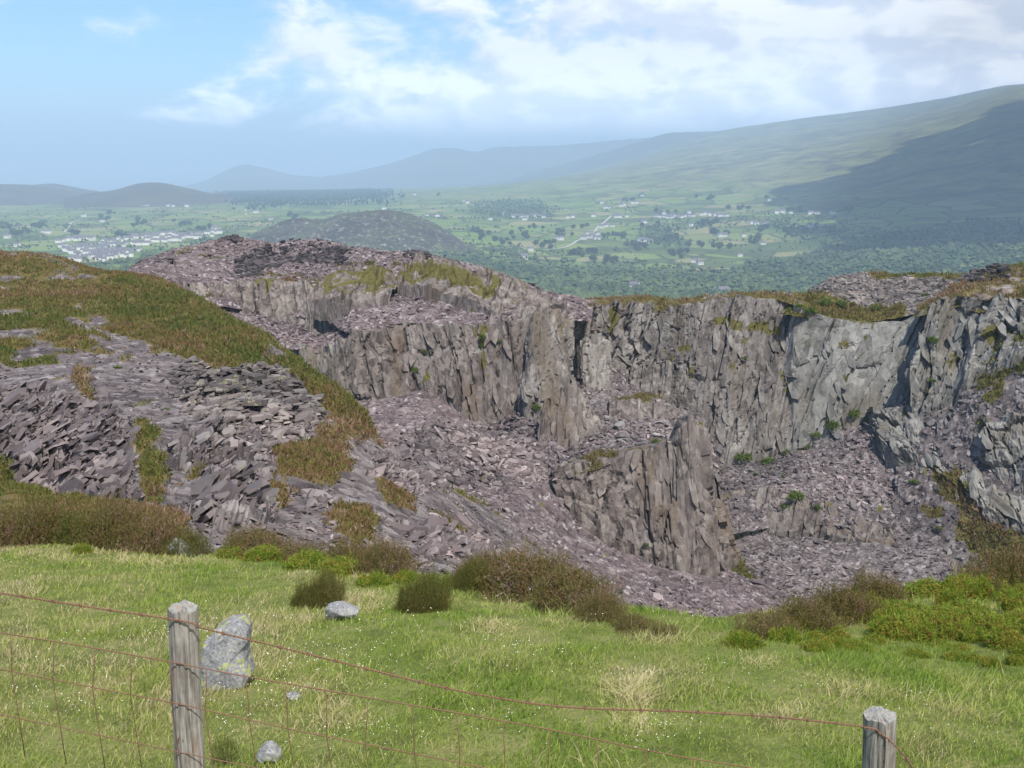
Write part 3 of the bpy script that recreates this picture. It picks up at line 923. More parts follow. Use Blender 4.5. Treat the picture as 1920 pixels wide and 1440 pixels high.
rim = patch('heather_rim', BR_NET, 0.5, M_RIM, ground_disp(0.6, 0.30, 0.2, 25, 1.2), all_veg())
tag(rim.obj, kind='structure')
M2_NET = [
    [(1470, 590, 152), (1540, 600, 154), (1620, 606, 153.5), (1700, 596, 152.5), (1770, 570, 151), (1820, 560, 149)],
    [(1480, 572, 160), (1545, 565, 160), (1625, 570, 159), (1700, 565, 158), (1770, 550, 156), (1825, 545, 153)],
    [(1500, 560, 166), (1548, 538, 165), (1625, 540, 164), (1700, 540, 163), (1770, 532, 161), (1825, 530, 158)],
    [(1520, 552, 170), (1560, 526, 172), (1600, 518, 174), (1690, 517, 174), (1770, 518, 170), (1830, 522, 165)],
    [(1520, 590, 195), (1560, 570, 205), (1600, 565, 210), (1690, 562, 210), (1770, 560, 200), (1830, 560, 190)],
]
M2_VEG = [[(1440, 560), (1540, 545), (1620, 575), (1700, 575), (1700, 620), (1440, 620)], [(1600, 505), (1800, 505), (1800, 524), (1640, 522)]]
tip2 = patch('waste_tip', M2_NET, 0.45, rock_mat('brown_scree', [(p, (c[0] * 1.05, c[1] * 1.04, c[2] * 0.95)) for p, c in SCREE], 1.3, bump=0.6, speck=0.3),
             ground_disp(0.7, 0.35, 0.15, 28, 1.2),
             lambda P, N, px, py: {'veg': np.maximum(poly_mask(P, px, py, M2_VEG, 14, 0.25, 3), np.clip((fbm(P[..., 0] * .3, P[..., 1] * .3, P[..., 2] * .3, 4, 3) - 0.35) * 3, 0, .8))})
tag(tip2.obj, kind='structure')
RT_NET = [
    [(1715, 600, 147), (1790, 575, 145.5), (1850, 585, 142.5), (1920, 590, 140), (2020, 590, 137), (2300, 560, 132)],
    [(1725, 578, 151), (1795, 548, 149), (1855, 560, 146), (1920, 562, 144), (2020, 555, 141), (2300, 530, 136)],
    [(1745, 568, 160), (1800, 535, 158), (1860, 528, 156), (1920, 525, 154), (2020, 515, 151), (2300, 490, 146)],
    [(1765, 562, 172), (1810, 532, 171), (1865, 510, 169), (1920, 498, 167), (2020, 488, 164), (2300, 470, 160)],
    [(1765, 600, 205), (1810, 580, 202), (1865, 560, 200), (1920, 550, 198), (2020, 540, 196), (2300, 520, 190)],
]
rt = patch('heather_rim', RT_NET, 0.4, M_RIM, ground_disp(0.7, 0.3, 0.2, 29, 1.2), all_veg(-0.45))
tag(rt.obj, kind='structure')
LD_NET = [
    [(380, 640, 140), (460, 645, 148), (540, 655, 149), (610, 660, 148), (665, 640, 144), (700, 630, 143)],
    [(390, 605, 150), (460, 625, 152), (540, 640, 152), (610, 648, 151), (665, 625, 147), (700, 620, 145)],
    [(400, 585, 158), (470, 600, 159), (540, 618, 158), (610, 632, 156), (665, 605, 153), (700, 600, 151)],
    [(400, 560, 168), (470, 575, 168), (540, 590, 166), (610, 600, 164), (665, 590, 160), (700, 580, 158)],
]
ledge = patch('scree_ledge', LD_NET, 0.42, M_PURPLE, ground_disp(0.5, 0.40, 0.15, 33, 1.2), s_attr)
tag(ledge.obj, kind='structure')
TT_NET = [
    [(1035, 905, 112), (1080, 890, 113), (1130, 880, 114), (1180, 872, 115), (1230, 866, 115), (1290, 870, 117), (1350, 930, 121)],
    [(1030, 880, 118), (1080, 866, 117), (1130, 856, 117), (1180, 850, 117), (1230, 846, 117), (1290, 850, 120), (1350, 890, 126)],
    [(1020, 840, 125), (1080, 838, 124), (1130, 828, 125), (1180, 820, 126), (1230, 815, 127), (1290, 815, 130), (1350, 860, 136)],
    [(1000, 790, 134), (1070, 790, 133), (1125, 780, 134), (1180, 775, 136), (1230, 775, 138), (1290, 780, 142), (1350, 850, 146)],
    [(990, 745, 144), (1060, 742, 145), (1120, 735, 147), (1180, 735, 150), (1230, 740, 152), (1290, 790, 152), (1350, 860, 154)],
    [(990, 710, 156), (1060, 700, 158), (1120, 695, 160), (1180, 690, 163), (1230, 700, 164), (1290, 760, 164), (1350, 840, 164)],
]
TT_VEG = [[(1045, 885), (1100, 848), (1170, 846), (1200, 860), (1160, 870), (1060, 892)], [(1150, 755), (1210, 738), (1240, 745), (1200, 760)], [(1180, 690), (1260, 680), (1255, 700), (1190, 705)]]
terr = patch('quarry_terrace', TT_NET, 0.42, M_SCREE, ground_disp(0.8, 0.45, 0.15, 36, 1.3),
             lambda P, N, px, py: {'veg': np.maximum(poly_mask(P, px, py, TT_VEG, 10, 0.25, 3), np.clip((fbm(P[..., 0] * .3, P[..., 1] * .3, P[..., 2] * .3, 4, 4) - 0.4) * 3, 0, .7))})
tag(terr.obj, kind='structure')

# ------------------------------------------------------------------ quarry walls
cl_up = cliff('upper_cliff', [(322, 528, 152, 565, 148), (370, 532, 160, 595, 155), (430, 526, 166, 605, 160), (500, 520, 168, 615, 161), (560, 525, 168, 625, 160), (610, 540, 164, 645, 156), (658, 572, 158, 655, 152)],
              M_WALL, seed=3, amp=0.7, big=4.5, tall=14, lean=-0.15, veg=[[(470, 520), (520, 515), (530, 545), (500, 550)], [(560, 520), (640, 530), (650, 560), (600, 545)]])
cl_w1a = cliff('main_cliff', [(505, 640, 152, 700, 150), (560, 648, 150, 715, 147), (610, 652, 148, 735, 145), (662, 632, 144, 750, 142)], M_WALLM, seed=7, amp=0.7, big=3.6, tall=14, lean=-0.2)
cl_w1 = cliff('main_cliff', [(644, 640, 142, 750, 139, 628), (662, 616, 141, 752, 138, 650), (700, 618, 142, 745, 138), (760, 612, 143, 740, 139), (800, 611, 143, 740, 139), (850, 609, 142, 768, 138), (900, 606, 142, 795, 137), (938, 604, 142, 805, 137), (970, 602, 142, 775, 138), (1010, 594, 143, 760, 139), (1062, 588, 146, 735, 142)],
              M_WALL, seed=9, amp=0.85, big=4.6, tall=20, lean=-0.18, veg=[[(895, 610), (915, 610), (905, 650), (895, 650)], [(870, 640), (880, 650), (875, 690), (868, 690)]])
cl_butt = cliff('rock_buttress', [(985, 640, 141, 735, 137, 968), (1005, 585, 141, 745, 135, 985), (1030, 575, 141, 748, 134.5, 1015), (1052, 580, 143, 745, 136, 1050), (1070, 600, 147, 720, 142, 1075)],
                M_WALLM, seed=13, amp=0.6, big=3.0, tall=18, lean=0.0, topjag=0.4)
cl_pil = cliff('rock_buttress', [(1085, 650, 154, 730, 151), (1100, 632, 153, 745, 149), (1125, 625, 153, 748, 149), (1142, 640, 155, 735, 152)], M_WALLM, seed=15, amp=0.5, big=2.4, tall=16, lean=0.0, topjag=0.4)
cl_back = cliff('back_cliff', [(1050, 574, 164, 690, 160), (1100, 570, 164, 715, 160), (1200, 566, 163, 750, 159), (1262, 572, 161, 780, 156), (1310, 565, 159, 840, 152), (1350, 560, 159, 880, 150), (1410, 558, 158, 878, 149), (1450, 557, 157, 860, 149), (1495, 562, 157, 845, 150), (1530, 580, 158, 835, 151)],
                M_WALLM, seed=17, amp=0.95, big=4.0, tall=26, lean=0.30, veg=[[(1325, 597), (1480, 605), (1480, 630), (1400, 622), (1330, 612)], [(1330, 615), (1310, 640), (1250, 690), (1235, 690), (1290, 640)], [(1130, 575), (1160, 575), (1150, 630), (1135, 630)]])
cl_rt = cliff('grey_slab_cliff', [(1462, 562, 158, 855, 151.5), (1488, 570, 155, 842, 149), (1520, 582, 154, 832, 149), (1560, 597, 153, 818, 148), (1640, 606, 152, 796, 147), (1700, 603, 151, 784, 145.5), (1745, 580, 150, 776, 145)],
              M_WALLG, seed=21, amp=0.62, big=8.0, tall=26, lean=0.38, topjag=0.5, asp=2.6, veg=[[(1500, 620), (1530, 618), (1520, 645), (1500, 650)]])
cl_crag = cliff('crag', [(1712, 600, 147, 770, 142), (1745, 575, 146.5, 775, 140.5), (1790, 553, 145.5, 735, 140), (1850, 562, 142.5, 700, 137.5), (1920, 566, 140, 655, 135), (2020, 560, 137, 640, 132.5), (2300, 530, 132, 620, 128)],
                M_WALLG, seed=23, amp=1.15, big=4.6, tall=8, lean=0.5, topjag=1.2, asp=1.7, veg=[[(1840, 620), (1900, 600), (1930, 640), (1850, 660)]])
cl_crag2 = cliff('crag', [(1715, 800, 142, 850, 138.5), (1750, 785, 139, 880, 133), (1795, 798, 135, 905, 129.5), (1850, 790, 131.5, 950, 125), (1920, 780, 129.5, 985, 121.2), (2020, 780, 126.5, 985, 118.8), (2200, 760, 122.5, 960, 114.5)],
                 M_WALLG, seed=27, amp=1.1, big=4.4, tall=8, lean=-0.3, topjag=1.0, asp=1.0, veg=[[(1740, 850), (1800, 880), (1850, 930), (1790, 930), (1740, 900)]])
cl_nose = cliff('crag', [(1628, 792, 147, 812, 144), (1660, 772, 144, 838, 139), (1710, 764, 142, 856, 136), (1752, 772, 141, 868, 134.5), (1790, 790, 138, 870, 132)],
                M_WALLG, seed=53, amp=0.95, big=3.6, tall=7, lean=-0.35, topjag=0.9, asp=1.2)
cl_low = cliff('low_cliff', [(1340, 930, 137, 1015, 132), (1400, 918, 137, 1010, 133), (1460, 925, 136, 1000, 132), (1540, 948, 133, 992, 130), (1620, 972, 130, 1012, 126), (1680, 1000, 126, 1030, 122)],
               M_WALL, seed=31, amp=0.55, big=3.2, tall=9, lean=0.2)
cl_low2 = cliff('low_cliff', [(1655, 1040, 123, 1085, 119), (1720, 1046, 120, 1094, 115.5), (1800, 1050, 118, 1095, 113)], M_WALL, seed=33, amp=0.4, big=3.2, tall=9, lean=0.1)
cl_tow = cliff('rock_tower', [(1035, 893, 113, 915, 111), (1080, 868, 113.5, 940, 110), (1120, 858, 114, 980, 109.5), (1160, 850, 114, 1010, 109.5), (1200, 842, 114, 1030, 109.5), (1235, 836, 113.5, 1046, 109), (1264, 828, 113, 1052, 108.5), (1280, 790, 112.5, 1056, 107.5), (1298, 778, 112.5, 1058, 107, 1300), (1318, 796, 113, 1056, 107.5, 1325), (1336, 850, 115, 1050, 109, 1347), (1352, 930, 117, 1044, 111, 1368), (1368, 965, 121, 1036, 117, 1378)],
               M_WALL, seed=35, amp=0.7, big=3.6, tall=22, lean=-0.12, topjag=0.5, veg=[[(1165, 870), (1190, 870), (1200, 930), (1180, 930)]])
# the tower is a free-standing fin: its far side
_c = np.array([(1235, 836, 118, 900, 122), (1262, 828, 117.5, 900, 123), (1280, 793, 116.5, 890, 123), (1298, 786, 116.5, 890, 123), (1318, 800, 117.5, 890, 124), (1334, 850, 119, 900, 125), (1352, 930, 121, 950, 125), (1372, 965, 124, 980, 126)], float)
_net = np.stack([pos(_c[:, 0], _c[:, 1] + 12, _c[:, 2] - 2), pos(_c[:, 0], _c[:, 1] + 16, _c[:, 2]), pos(_c[:, 0], _c[:, 3] + 60, _c[:, 4])])
towb = patch('back_face', _net, 0.4, M_WALL, lambda P, N, S, T: 0.25 * fbm(P[..., 0], P[..., 1], P[..., 2], 3, 5), None, cubic=(False, False), world_net=True, parent=cl_tow.obj)
cl_t2 = cliff('crag', [(1008, 790, 127, 850, 124), (1025, 755, 128, 850, 124), (1045, 738, 129, 848, 124), (1065, 726, 129, 846, 124), (1090, 730, 129, 843, 124), (1110, 760, 129, 838, 125), (1128, 790, 130, 826, 127)],
              M_WALL, seed=39, amp=0.6, big=2.6, tall=12, lean=0.05)
cl_t3 = cliff('crag', [(1142, 758, 136.5, 795, 133), (1180, 755, 136.5, 806, 132), (1230, 758, 136.5, 806, 132), (1285, 772, 137.5, 806, 133)], M_WALL, seed=41, amp=0.4, big=2.6, tall=8, lean=0.0)
cl_t4 = cliff('crag', [(1180, 690, 157, 716, 154), (1220, 686, 156, 742, 151.5), (1260, 680, 155, 748, 150.5)], M_WALLM, seed=43, amp=0.5, big=2.4, tall=8, lean=0.1)
cl_mt = cliff('upper_crag', [(745, 498, 172, 536, 162), (780, 480, 181, 534, 160), (862, 494, 174, 556, 154), (938, 512, 167, 588, 148), (1000, 543, 161, 606, 144.5), (1062, 568, 155, 608, 145)],
              M_WALL, seed=45, amp=0.8, big=3.0, tall=7, lean=0.2, veg=[[(745, 495), (800, 490), (860, 505), (940, 520), (930, 545), (880, 545), (830, 525), (770, 530)]])
cl_mt2 = cliff('upper_crag', [(590, 530, 166, 562, 158), (640, 508, 170, 566, 155), (700, 504, 171, 560, 155), (745, 518, 166, 558, 156)], M_WALL, seed=47, amp=0.6, big=2.6, tall=7, lean=0.2,
               veg=[[(600, 500), (760, 500), (750, 545), (610, 550)]])


# ------------------------------------------------------------------ near ground
RIM = np.array([(-900, 960, 18.5), (-400, 1000, 17), (0, 1012, 16.2), (200, 1018, 15.8), (400, 1030, 15), (600, 1060, 13.8), (760, 1080, 13), (860, 1092, 12.5),
                (1000, 1130, 11.3), (1150, 1168, 10.2), (1300, 1195, 9.4), (1400, 1192, 9.5), (1500, 1180, 9.8), (1650, 1150, 10.6), (1800, 1120, 11.6), (1920, 1105, 12.2), (2300, 1080, 13.5), (2800, 1060, 15)], float)
_rp = pos(RIM[:, 0], RIM[:, 1], RIM[:, 2])


def rim_y(x):
    return np.interp(x, _rp[:, 0], _rp[:, 1])


def zg(x, y):
    x = np.asarray(x, float); y = np.asarray(y, float)
    z = -2.9 - 0.275 * (y - 3.8)
    z = z + 0.10 * fbm(x * 0.55, y * 0.55, 0 * x, 3, 61) + 0.028 * fbm(x * 2.6, y * 2.6, 0 * x, 2, 62)
    e = np.maximum(0, y - rim_y(x) + 0.15 + 0.5 * fbm(x * 0.7, y * 0.3, 0 * x, 3, 63))
    return z - 0.9 * e * e / (e + 0.8)


gx = np.linspace(-22, 22, 270)
gv = np.linspace(-6, 1, 190)
GX, GT = np.meshgrid(gx, np.linspace(0, 1, 165))
GY = -5 + GT * (rim_y(GX) + 7 + 5)
GP = np.stack([GX, GY, zg(GX, GY)], -1)
m_soil, T = new_mat('turf_soil')
co = T.n('ShaderNodeTexCoord', out=3)
n1 = T.noise(co, 2.2, 4, 0.65)
finish(T, T.ramp(n1, [(0.3, (0.075, 0.090, 0.024)), (0.5, (0.125, 0.150, 0.040)), (0.7, (0.20, 0.19, 0.080))]), 0.95,
       T.n('ShaderNodeBump', Strength=0.6, Distance=0.05, Height=T.noise(co, 14, 3, 0.7)), 0.1)
turf = add_mesh('grass_slope', GP.reshape(-1, 3), grid_faces(*GX.shape), m_soil, None, True)
tag(turf, kind='structure')


def on_ground(px, py):
    """where a sight line meets the near turf"""
    Y = np.linspace(2, 22, 800)
    p = pos(np.full(800, px), np.full(800, py), Y)
    below = p[:, 2] < zg(p[:, 0], p[:, 1])
    i = int(np.argmax(below)) if below.any() else 799
    q = p[i].copy()
    if q[1] > rim_y(q[0]) + 0.25:
        for _ in range(4):
            q = pos(px, py, float(rim_y(q[0])) + 0.1)
    q[2] = zg(q[0], q[1])
    return q


# ---- grass
def sample_turf(n, ymin=4.0, over=0.5, wide=3.6, power=1.5):
    out = []
    got = 0
    while got < n:
        y = ymin * (1 - rng.random(n * 2) * (1 - (ymin / 18.0) ** (power - 1))) ** (-1 / (power - 1))
        x = (rng.random(n * 2) * 2 - 1) * (0.55 * y + wide)
        ok = (y < rim_y(x) + over) & (rng.random(n * 2) < (0.55 * y + wide) / 14.0)
        out.append(np.stack([x[ok], y[ok]], 1))
        got += ok.sum()
    q = np.concatenate(out)[:n]
    return q[:, 0], q[:, 1]


DEAD = [(1190, 1310, 75, 60, 1.0), (1185, 1360, 60, 30, 0.7), (920, 1176, 60, 20, 1.0), (700, 1085, 60, 26, 0.8), (690, 1130, 70, 40, 0.7), (960, 1130, 130, 18, 0.6), (1080, 1160, 120, 16, 0.7),
        (350, 1055, 90, 18, 0.7), (240, 1050, 60, 20, 0.5), (640, 1290, 120, 30, 0.55), (650, 1340, 70, 40, 0.6), (560, 1180, 150, 40, 0.35), (1480, 1340, 90, 35, 0.5), (1560, 1290, 90, 30, 0.4), (1240, 1200, 100, 12, 0.6),
        (520, 1240, 60, 30, 0.4), (1790, 1330, 80, 50, 0.35), (1420, 1240, 60, 14, 0.6), (1180, 1440, 160, 20, 0.3), (860, 1240, 110, 30, 0.3), (100, 1040, 130, 18, 0.6)]


def grass_tone(x, y):
    z = zg(x, y)
    px, py = proj(np.stack([x, y, z], -1))
    t = 0.42 + 0.42 * fbm(x * 0.8, y * 0.5, 0 * x, 3, 65) + 0.38 * fbm(x * 3.0, y * 1.7, 0 * x, 3, 66)
    t = t + 0.10 * np.clip((700 - px) / 700, 0, 1)
    d = np.zeros(x.shape)
    for (cx, cy, rx, ry, a) in DEAD:
        d = np.maximum(d, a * np.clip(1.25 - np.hypot((px - cx) / rx, (py - cy) / ry), 0, 1))
    d = d * (0.7 + 0.6 * fbm(x * 5, y * 5, 0 * x, 2, 67))
    return np.clip(t + 0.62 * np.clip(d, 0, 1), 0, 1), d


def blades(n, hmin, hmax, w0, lean=0.5, tone=None, ymin=4.2, lift=1.0, xy=None):
    x, y = sample_turf(n, ymin) if xy is None else xy
    n = len(x)
    z = zg(x, y)
    t, d = grass_tone(x, y)
    clump = 0.5 + 0.5 * fbm(x * 2.2, y * 2.2, 0 * x, 3, 68)
    h = (hmin + (hmax - hmin) * rng.random(n) ** 1.4) * (0.35 + 1.5 * np.clip(clump, 0, 1) ** 1.5) * (1 + 0.5 * d)
    a = rng.random(n) * 2 * np.pi
    la = rng.random(n) * 2 * np.pi
    ln = h * lean * (0.3 + rng.random(n)) * (1 + 0.6 * d)
    lx = np.cos(la) * ln + 0.25 * h
    ly = np.sin(la) * ln - 0.12 * h
    w = w0 * (0.7 + 0.6 * rng.random(n)) * np.clip(y / 6.5, 0.8, 2.2)
    B = np.stack([x, y, z - 0.01], 1)
    side = np.stack([np.cos(a), np.sin(a), 0 * a], 1) * w[:, None]
    mid = B + np.stack([lx * 0.35, ly * 0.35, h * 0.6], 1)
    tip = B + np.stack([lx, ly, h], 1)
    r = np.clip((t if tone is None else tone) + 0.16 * rng.standard_normal(n), 0, 1)
    a_, b_ = y < 7.2, y >= 7.2          # bent blades close by, plain ones further off
    V1 = np.stack([B - side, B + side, mid + side * 0.75, mid - side * 0.75, tip], 1)[a_]
    V2 = np.stack([B - side * 1.15, B + side * 1.15, tip], 1)[b_]
    n1, n2 = len(V1), len(V2)
    o = np.arange(n1)[:, None] * 5
    q = o + np.array([[0, 1, 2, 3]])
    tr = np.concatenate([o + np.array([[3, 2, 4]]), n1 * 5 + np.arange(n2)[:, None] * 3 + np.array([[0, 1, 2]])])
    R = np.concatenate([np.repeat(r[a_], 5), np.repeat(r[b_], 3)])
    return np.concatenate([V1.reshape(-1, 3), V2.reshape(-1, 3)]), q, tr, R


V, q, tr, R = blades(330000, 0.022, 0.075, 0.0037, 0.7)
grass = add_mesh('grass', V, [q, tr], M_GRASS, {'rnd': R})
tag(grass, 'short moorland grass, green with straw coloured patches, on the slope', 'grass', kind='stuff')
V, q, tr, R = blades(3500, 0.09, 0.20, 0.0018, 0.9, tone=0.74)
tall = add_mesh('dead_grass_stalks', V, [q, tr], M_GRASS, {'rnd': R})
tag(tall, 'thin bleached grass stalks standing above the turf', 'grass', kind='stuff')
# tufts of dead grass at the pale patches
xs, ys = [], []
for (cx, cy, rx, ry, a) in DEAD:
    c = on_ground(cx, min(cy, 1438))
    k = int(420 * a)
    rr = rx / 1920 * c[1]
    xs.append(c[0] + rng.standard_normal(k) * rr * 0.45)
    ys.append(c[1] + rng.standard_normal(k) * rr * 0.7)
V, q, tr, R = blades(0, 0.03, 0.10, 0.003, 1.3, tone=0.90, xy=(np.concatenate(xs), np.concatenate(ys)))
tuft = add_mesh('dead_grass_tufts', V, [q, tr], M_GRASS, {'rnd': R})
tag(tuft, 'pale straw coloured tufts of dead grass in the turf', 'grass', kind='stuff')

# white specks of heath bedstraw
fx, fy = [], []
for (cx, cy, rx, ry, n) in [(1250, 1375, 60, 25, 150), (1190, 1400, 40, 20, 60), (600, 1270, 160, 60, 260), (480, 1320, 120, 50, 160), (420, 1180, 120, 60, 160), (250, 1200, 160, 80, 200), (700, 1200, 200, 80, 220), (1000, 1230, 140, 40, 130),
                             (860, 1370, 160, 40, 130), (1760, 1370, 60, 50, 60), (1720, 1330, 60, 40, 40), (650, 1380, 120, 40, 110), (120, 1330, 120, 60, 130), (1460, 1290, 160, 30, 70), (1190, 1270, 80, 20, 50), (60, 1060, 60, 10, 20), (1180, 1165, 90, 10, 30)]:
    c = on_ground(cx, min(cy, 1436))
    s1 = rx / 1920 * c[1] * 1.1
    fx.append(c[0] + rng.standard_normal(n) * s1 * 0.6)
    fy.append(c[1] + rng.standard_normal(n) * ry / 1920 * c[1] * 2.2)
fx, fy = np.concatenate(fx)[::3], np.concatenate(fy)[::3]
n = len(fx)
fz = zg(fx, fy) + 0.035 + 0.06 * rng.random(n)
rad = 0.0038 * np.clip(fy / 7, 0.8, 1.6) * (0.6 + 0.8 * rng.random(n))
ang = np.arange(5) * 2 * np.pi / 5
ring = np.stack([np.cos(ang), np.sin(ang) * 0.9, 0.35 * np.sin(ang * 2)], 1)
V = np.concatenate([np.stack([fx, fy, fz + 0.004], 1)[:, None], np.stack([fx, fy, fz], 1)[:, None] + ring[None] * rad[:, None, None]], 1)
o = np.arange(n)[:, None, None] * 6
tri = (o + np.array([[0, 1 + i, 1 + (i + 1) % 5] for i in range(5)])[None]).reshape(-1, 3)
fl = add_mesh('white_wildflowers', V.reshape(-1, 3), tri, M_FLOWER)
tag(fl, 'tiny white flowers scattered through the short grass', 'flowers', kind='stuff')


# ------------------------------------------------------------------ shrubs
def tube(path, rad, sides=6, closed_tip=True):
    path = np.asarray(path, float)
    rad = np.broadcast_to(np.asarray(rad, float), (len(path),))
    tg = np.gradient(path, axis=0)
    tg /= np.linalg.norm(tg, axis=1, keepdims=True) + 1e-9
    ref = np.array([0.31, 0.2, 0.93]) if abs(tg[0, 2]) < 0.9 else np.array([1.0, 0.1, 0.0])
    s = np.cross(tg, ref); s /= np.linalg.norm(s, axis=1, keepdims=True) + 1e-9
    b = np.cross(tg, s)
    an = np.arange(sides) * 2 * np.pi / sides
    V = path[:, None] + rad[:, None, None] * (np.cos(an)[None, :, None] * s[:, None] + np.sin(an)[None, :, None] * b[:, None])
    m = len(path)
    fs = []
    for i in range(m - 1):
        for k in range(sides):
            fs.append((i * sides + k, i * sides + (k + 1) % sides, (i + 1) * sides + (k + 1) % sides, (i + 1) * sides + k))
    V = V.reshape(-1, 3)
    c0, c1 = len(V), len(V) + 1
    V = np.concatenate([V, path[:1], path[-1:]])
    caps = [(c0, (k + 1) % sides, k) for k in range(sides)] + [(c1, (m - 1) * sides + k, (m - 1) * sides + (k + 1) % sides) for k in range(sides)]
    return V, np.array(fs), np.array(caps)


def join(parts):
    Vs, Q, Tt, off = [], [], [], 0
    for V, q, t in parts:
        Vs.append(V)
        if len(q): Q.append(np.asarray(q) + off)
        if len(t): Tt.append(np.asarray(t) + off)
        off += len(V)
    return np.concatenate(Vs), ([np.concatenate(Q)] if Q else []) + ([np.concatenate(Tt)] if Tt else [])


def sprig_cloud(n, seed, hz=0.62, sprig=0.17, leaf=0.016, leaves=7, upright=0.9, tone=(0.05, 1.0), spread=1.0):
    """dome of radius 1, height hz, made of upright leafy sprigs"""
    r = np.random.default_rng(seed)
    a = r.random(n) * 2 * np.pi
    cosb = r.random(n) ** 0.75
    sinb = np.sqrt(1 - cosb ** 2)
    D = np.stack([np.cos(a) * sinb, np.sin(a) * sinb, cosb], 1)
    lump = 1 + 0.55 * fbm(D[:, 0] * 2.0 + seed, D[:, 1] * 2.0, D[:, 2] * 2.0, 3, seed)
    rad = lump * (0.55 + 0.45 * r.random(n) ** 0.5)
    B = D * rad[:, None] * np.array([spread, spread, hz])
    B[:, 2] = np.maximum(B[:, 2], 0.0)
    G = D * (1 - upright) + np.array([0, 0, upright]) + 0.42 * r.standard_normal((n, 3))
    G /= np.linalg.norm(G, axis=1, keepdims=True)
    L = sprig * (0.45 + 1.5 * r.random(n) ** 2)
    side = np.cross(G, r.standard_normal((n, 3)))
    side /= np.linalg.norm(side, axis=1, keepdims=True) + 1e-9
    tip = B + G * L[:, None]
    w = leaf * 0.35
    base = B - G * L[:, None] * 0.9
    V0 = np.stack([base - side * w, base + side * w, tip], 1)
    tones = np.clip(tone[0] + (tone[1] - tone[0]) * (0.45 + 0.28 * r.standard_normal(n) + 0.25 * fbm(D[:, 0] * 3, D[:, 1] * 3, D[:, 2] * 3, 2, seed + 5)), 0, 1)
    Vl, Rl = [V0.reshape(-1, 3)], [np.repeat(np.clip(tones + 0.15, 0, 1), 3)]
    for k in range(leaves):
        f = (k + r.random(n)) / leaves
        p = B + G * (L * (f * 1.5 - 0.45))[:, None]
        out = r.standard_normal((n, 3)) + G * 0.6
        out /= np.linalg.norm(out, axis=1, keepdims=True)
        s2 = np.cross(out, r.standard_normal((n, 3)))
        s2 /= np.linalg.norm(s2, axis=1, keepdims=True) + 1e-9
        ll = leaf * (1.4 + 1.6 * r.random(n))[:, None]
        Vl.append(np.stack([p - s2 * leaf * 0.5, p + s2 * leaf * 0.5, p + out * ll * 1.6], 1).reshape(-1, 3))
        Rl.append(np.repeat(np.clip(tones + 0.10 * r.standard_normal(n), 0, 1), 3))
    V = np.concatenate(Vl)
    return V, np.arange(len(V)).reshape(-1, 3), np.concatenate(Rl)


def woody(seed, n=14, hz=0.6, r0=0.014):
    r = np.random.default_rng(seed)
    parts = []
    for k in range(n):
        a = r.random() * 2 * np.pi
        e = 0.35 + 0.55 * r.random()
        p0 = np.array([np.cos(a), np.sin(a), 0]) * 0.15 * r.random()
        pts = [p0 + np.array([0, 0, -0.08])]
        for s in range(1, 5):
            f = s / 4
            pts.append(p0 + np.array([np.cos(a) * e * f, np.sin(a) * e * f, hz * f ** 0.7 * (1.05 - 0.45 * e)]) + r.standard_normal(3) * 0.04 * f)
        parts.append(tube(pts, np.linspace(r0, r0 * 0.3, 5), 4))
    return join(parts)


PROTO = {}


def make_proto(kind, i):
    key = (kind, i)
    if key in PROTO:
        return PROTO[key]
    if kind == 'heather':
        V, t, R = sprig_cloud(1150, 100 + i, 0.62, 0.19, 0.017, 7, 0.75, (0.10, 0.98))
        mat = M_HEATH
    elif kind == 'heather_green':
        V, t, R = sprig_cloud(950, 200 + i, 0.62, 0.22, 0.018, 7, 0.7, (-0.12, 0.62))
        mat = M_HEATH
    elif kind == 'bilberry':
        V, t, R = sprig_cloud(900, 300 + i, 0.55, 0.16, 0.034, 6, 0.75, (0.05, 1.0))
        mat = M_BILB
    elif kind == 'fern':
        V, t, R = sprig_cloud(170, 400 + i, 0.7, 0.28, 0.10, 5, 0.5, (0.1, 0.9))
        mat = M_FERN
    else:
        V, t, R = sprig_cloud(450, 500 + i, 0.9, 0.2, 0.02, 6, 0.6, (-0.1, 0.35))
        mat = M_HEATH
    f = add_mesh('foliage', V, t, mat, {'rnd': R})
    W_, fs = woody(900 + i, 6 if kind == 'fern' else 14, 0.55)
    s = add_mesh('stems', W_, fs, M_BARK if kind != 'bilberry' else M_FERN)
    COL.objects.unlink(f); COL.objects.unlink(s)
    PROTO[key] = (f.data, s.data)
    bpy.data.objects.remove(f); bpy.data.objects.remove(s)
    return PROTO[key]


def shrub(name, kind, i, loc, size, h, label, cat, group=None, rz=None, tilt=(0, 0), stems=True):
    root = empty(name, loc)
    root.rotation_euler = (tilt[0], tilt[1], random.random() * 6.28 if rz is None else rz)
    root.scale = (size[0], size[1], h)
    f, s = make_proto(kind, i)
    for nm, d in (('foliage', f), ('stems', s)):
        if nm == 'stems' and not stems:
            continue
        o = bpy.data.objects.new(nm, d)
        COL.objects.link(o)
        o.parent = root
    return tag(root, label, cat, group)


def bush_px(name, kind, i, px, py, wpx, hpx, label, cat, group=None, deep=1.0):
    p = on_ground(px, py)
    d = p[1] * CP - p[2] * SP
    wr = wpx / F * d / 2
    return shrub(name, kind, i, (p[0], p[1] + wr * 0.3, p[2] - 0.03), (wr * 1.0, wr * deep, 1), hpx / F * d / 0.72, label, cat, group, rz=random.uniform(-0.5, 0.5))


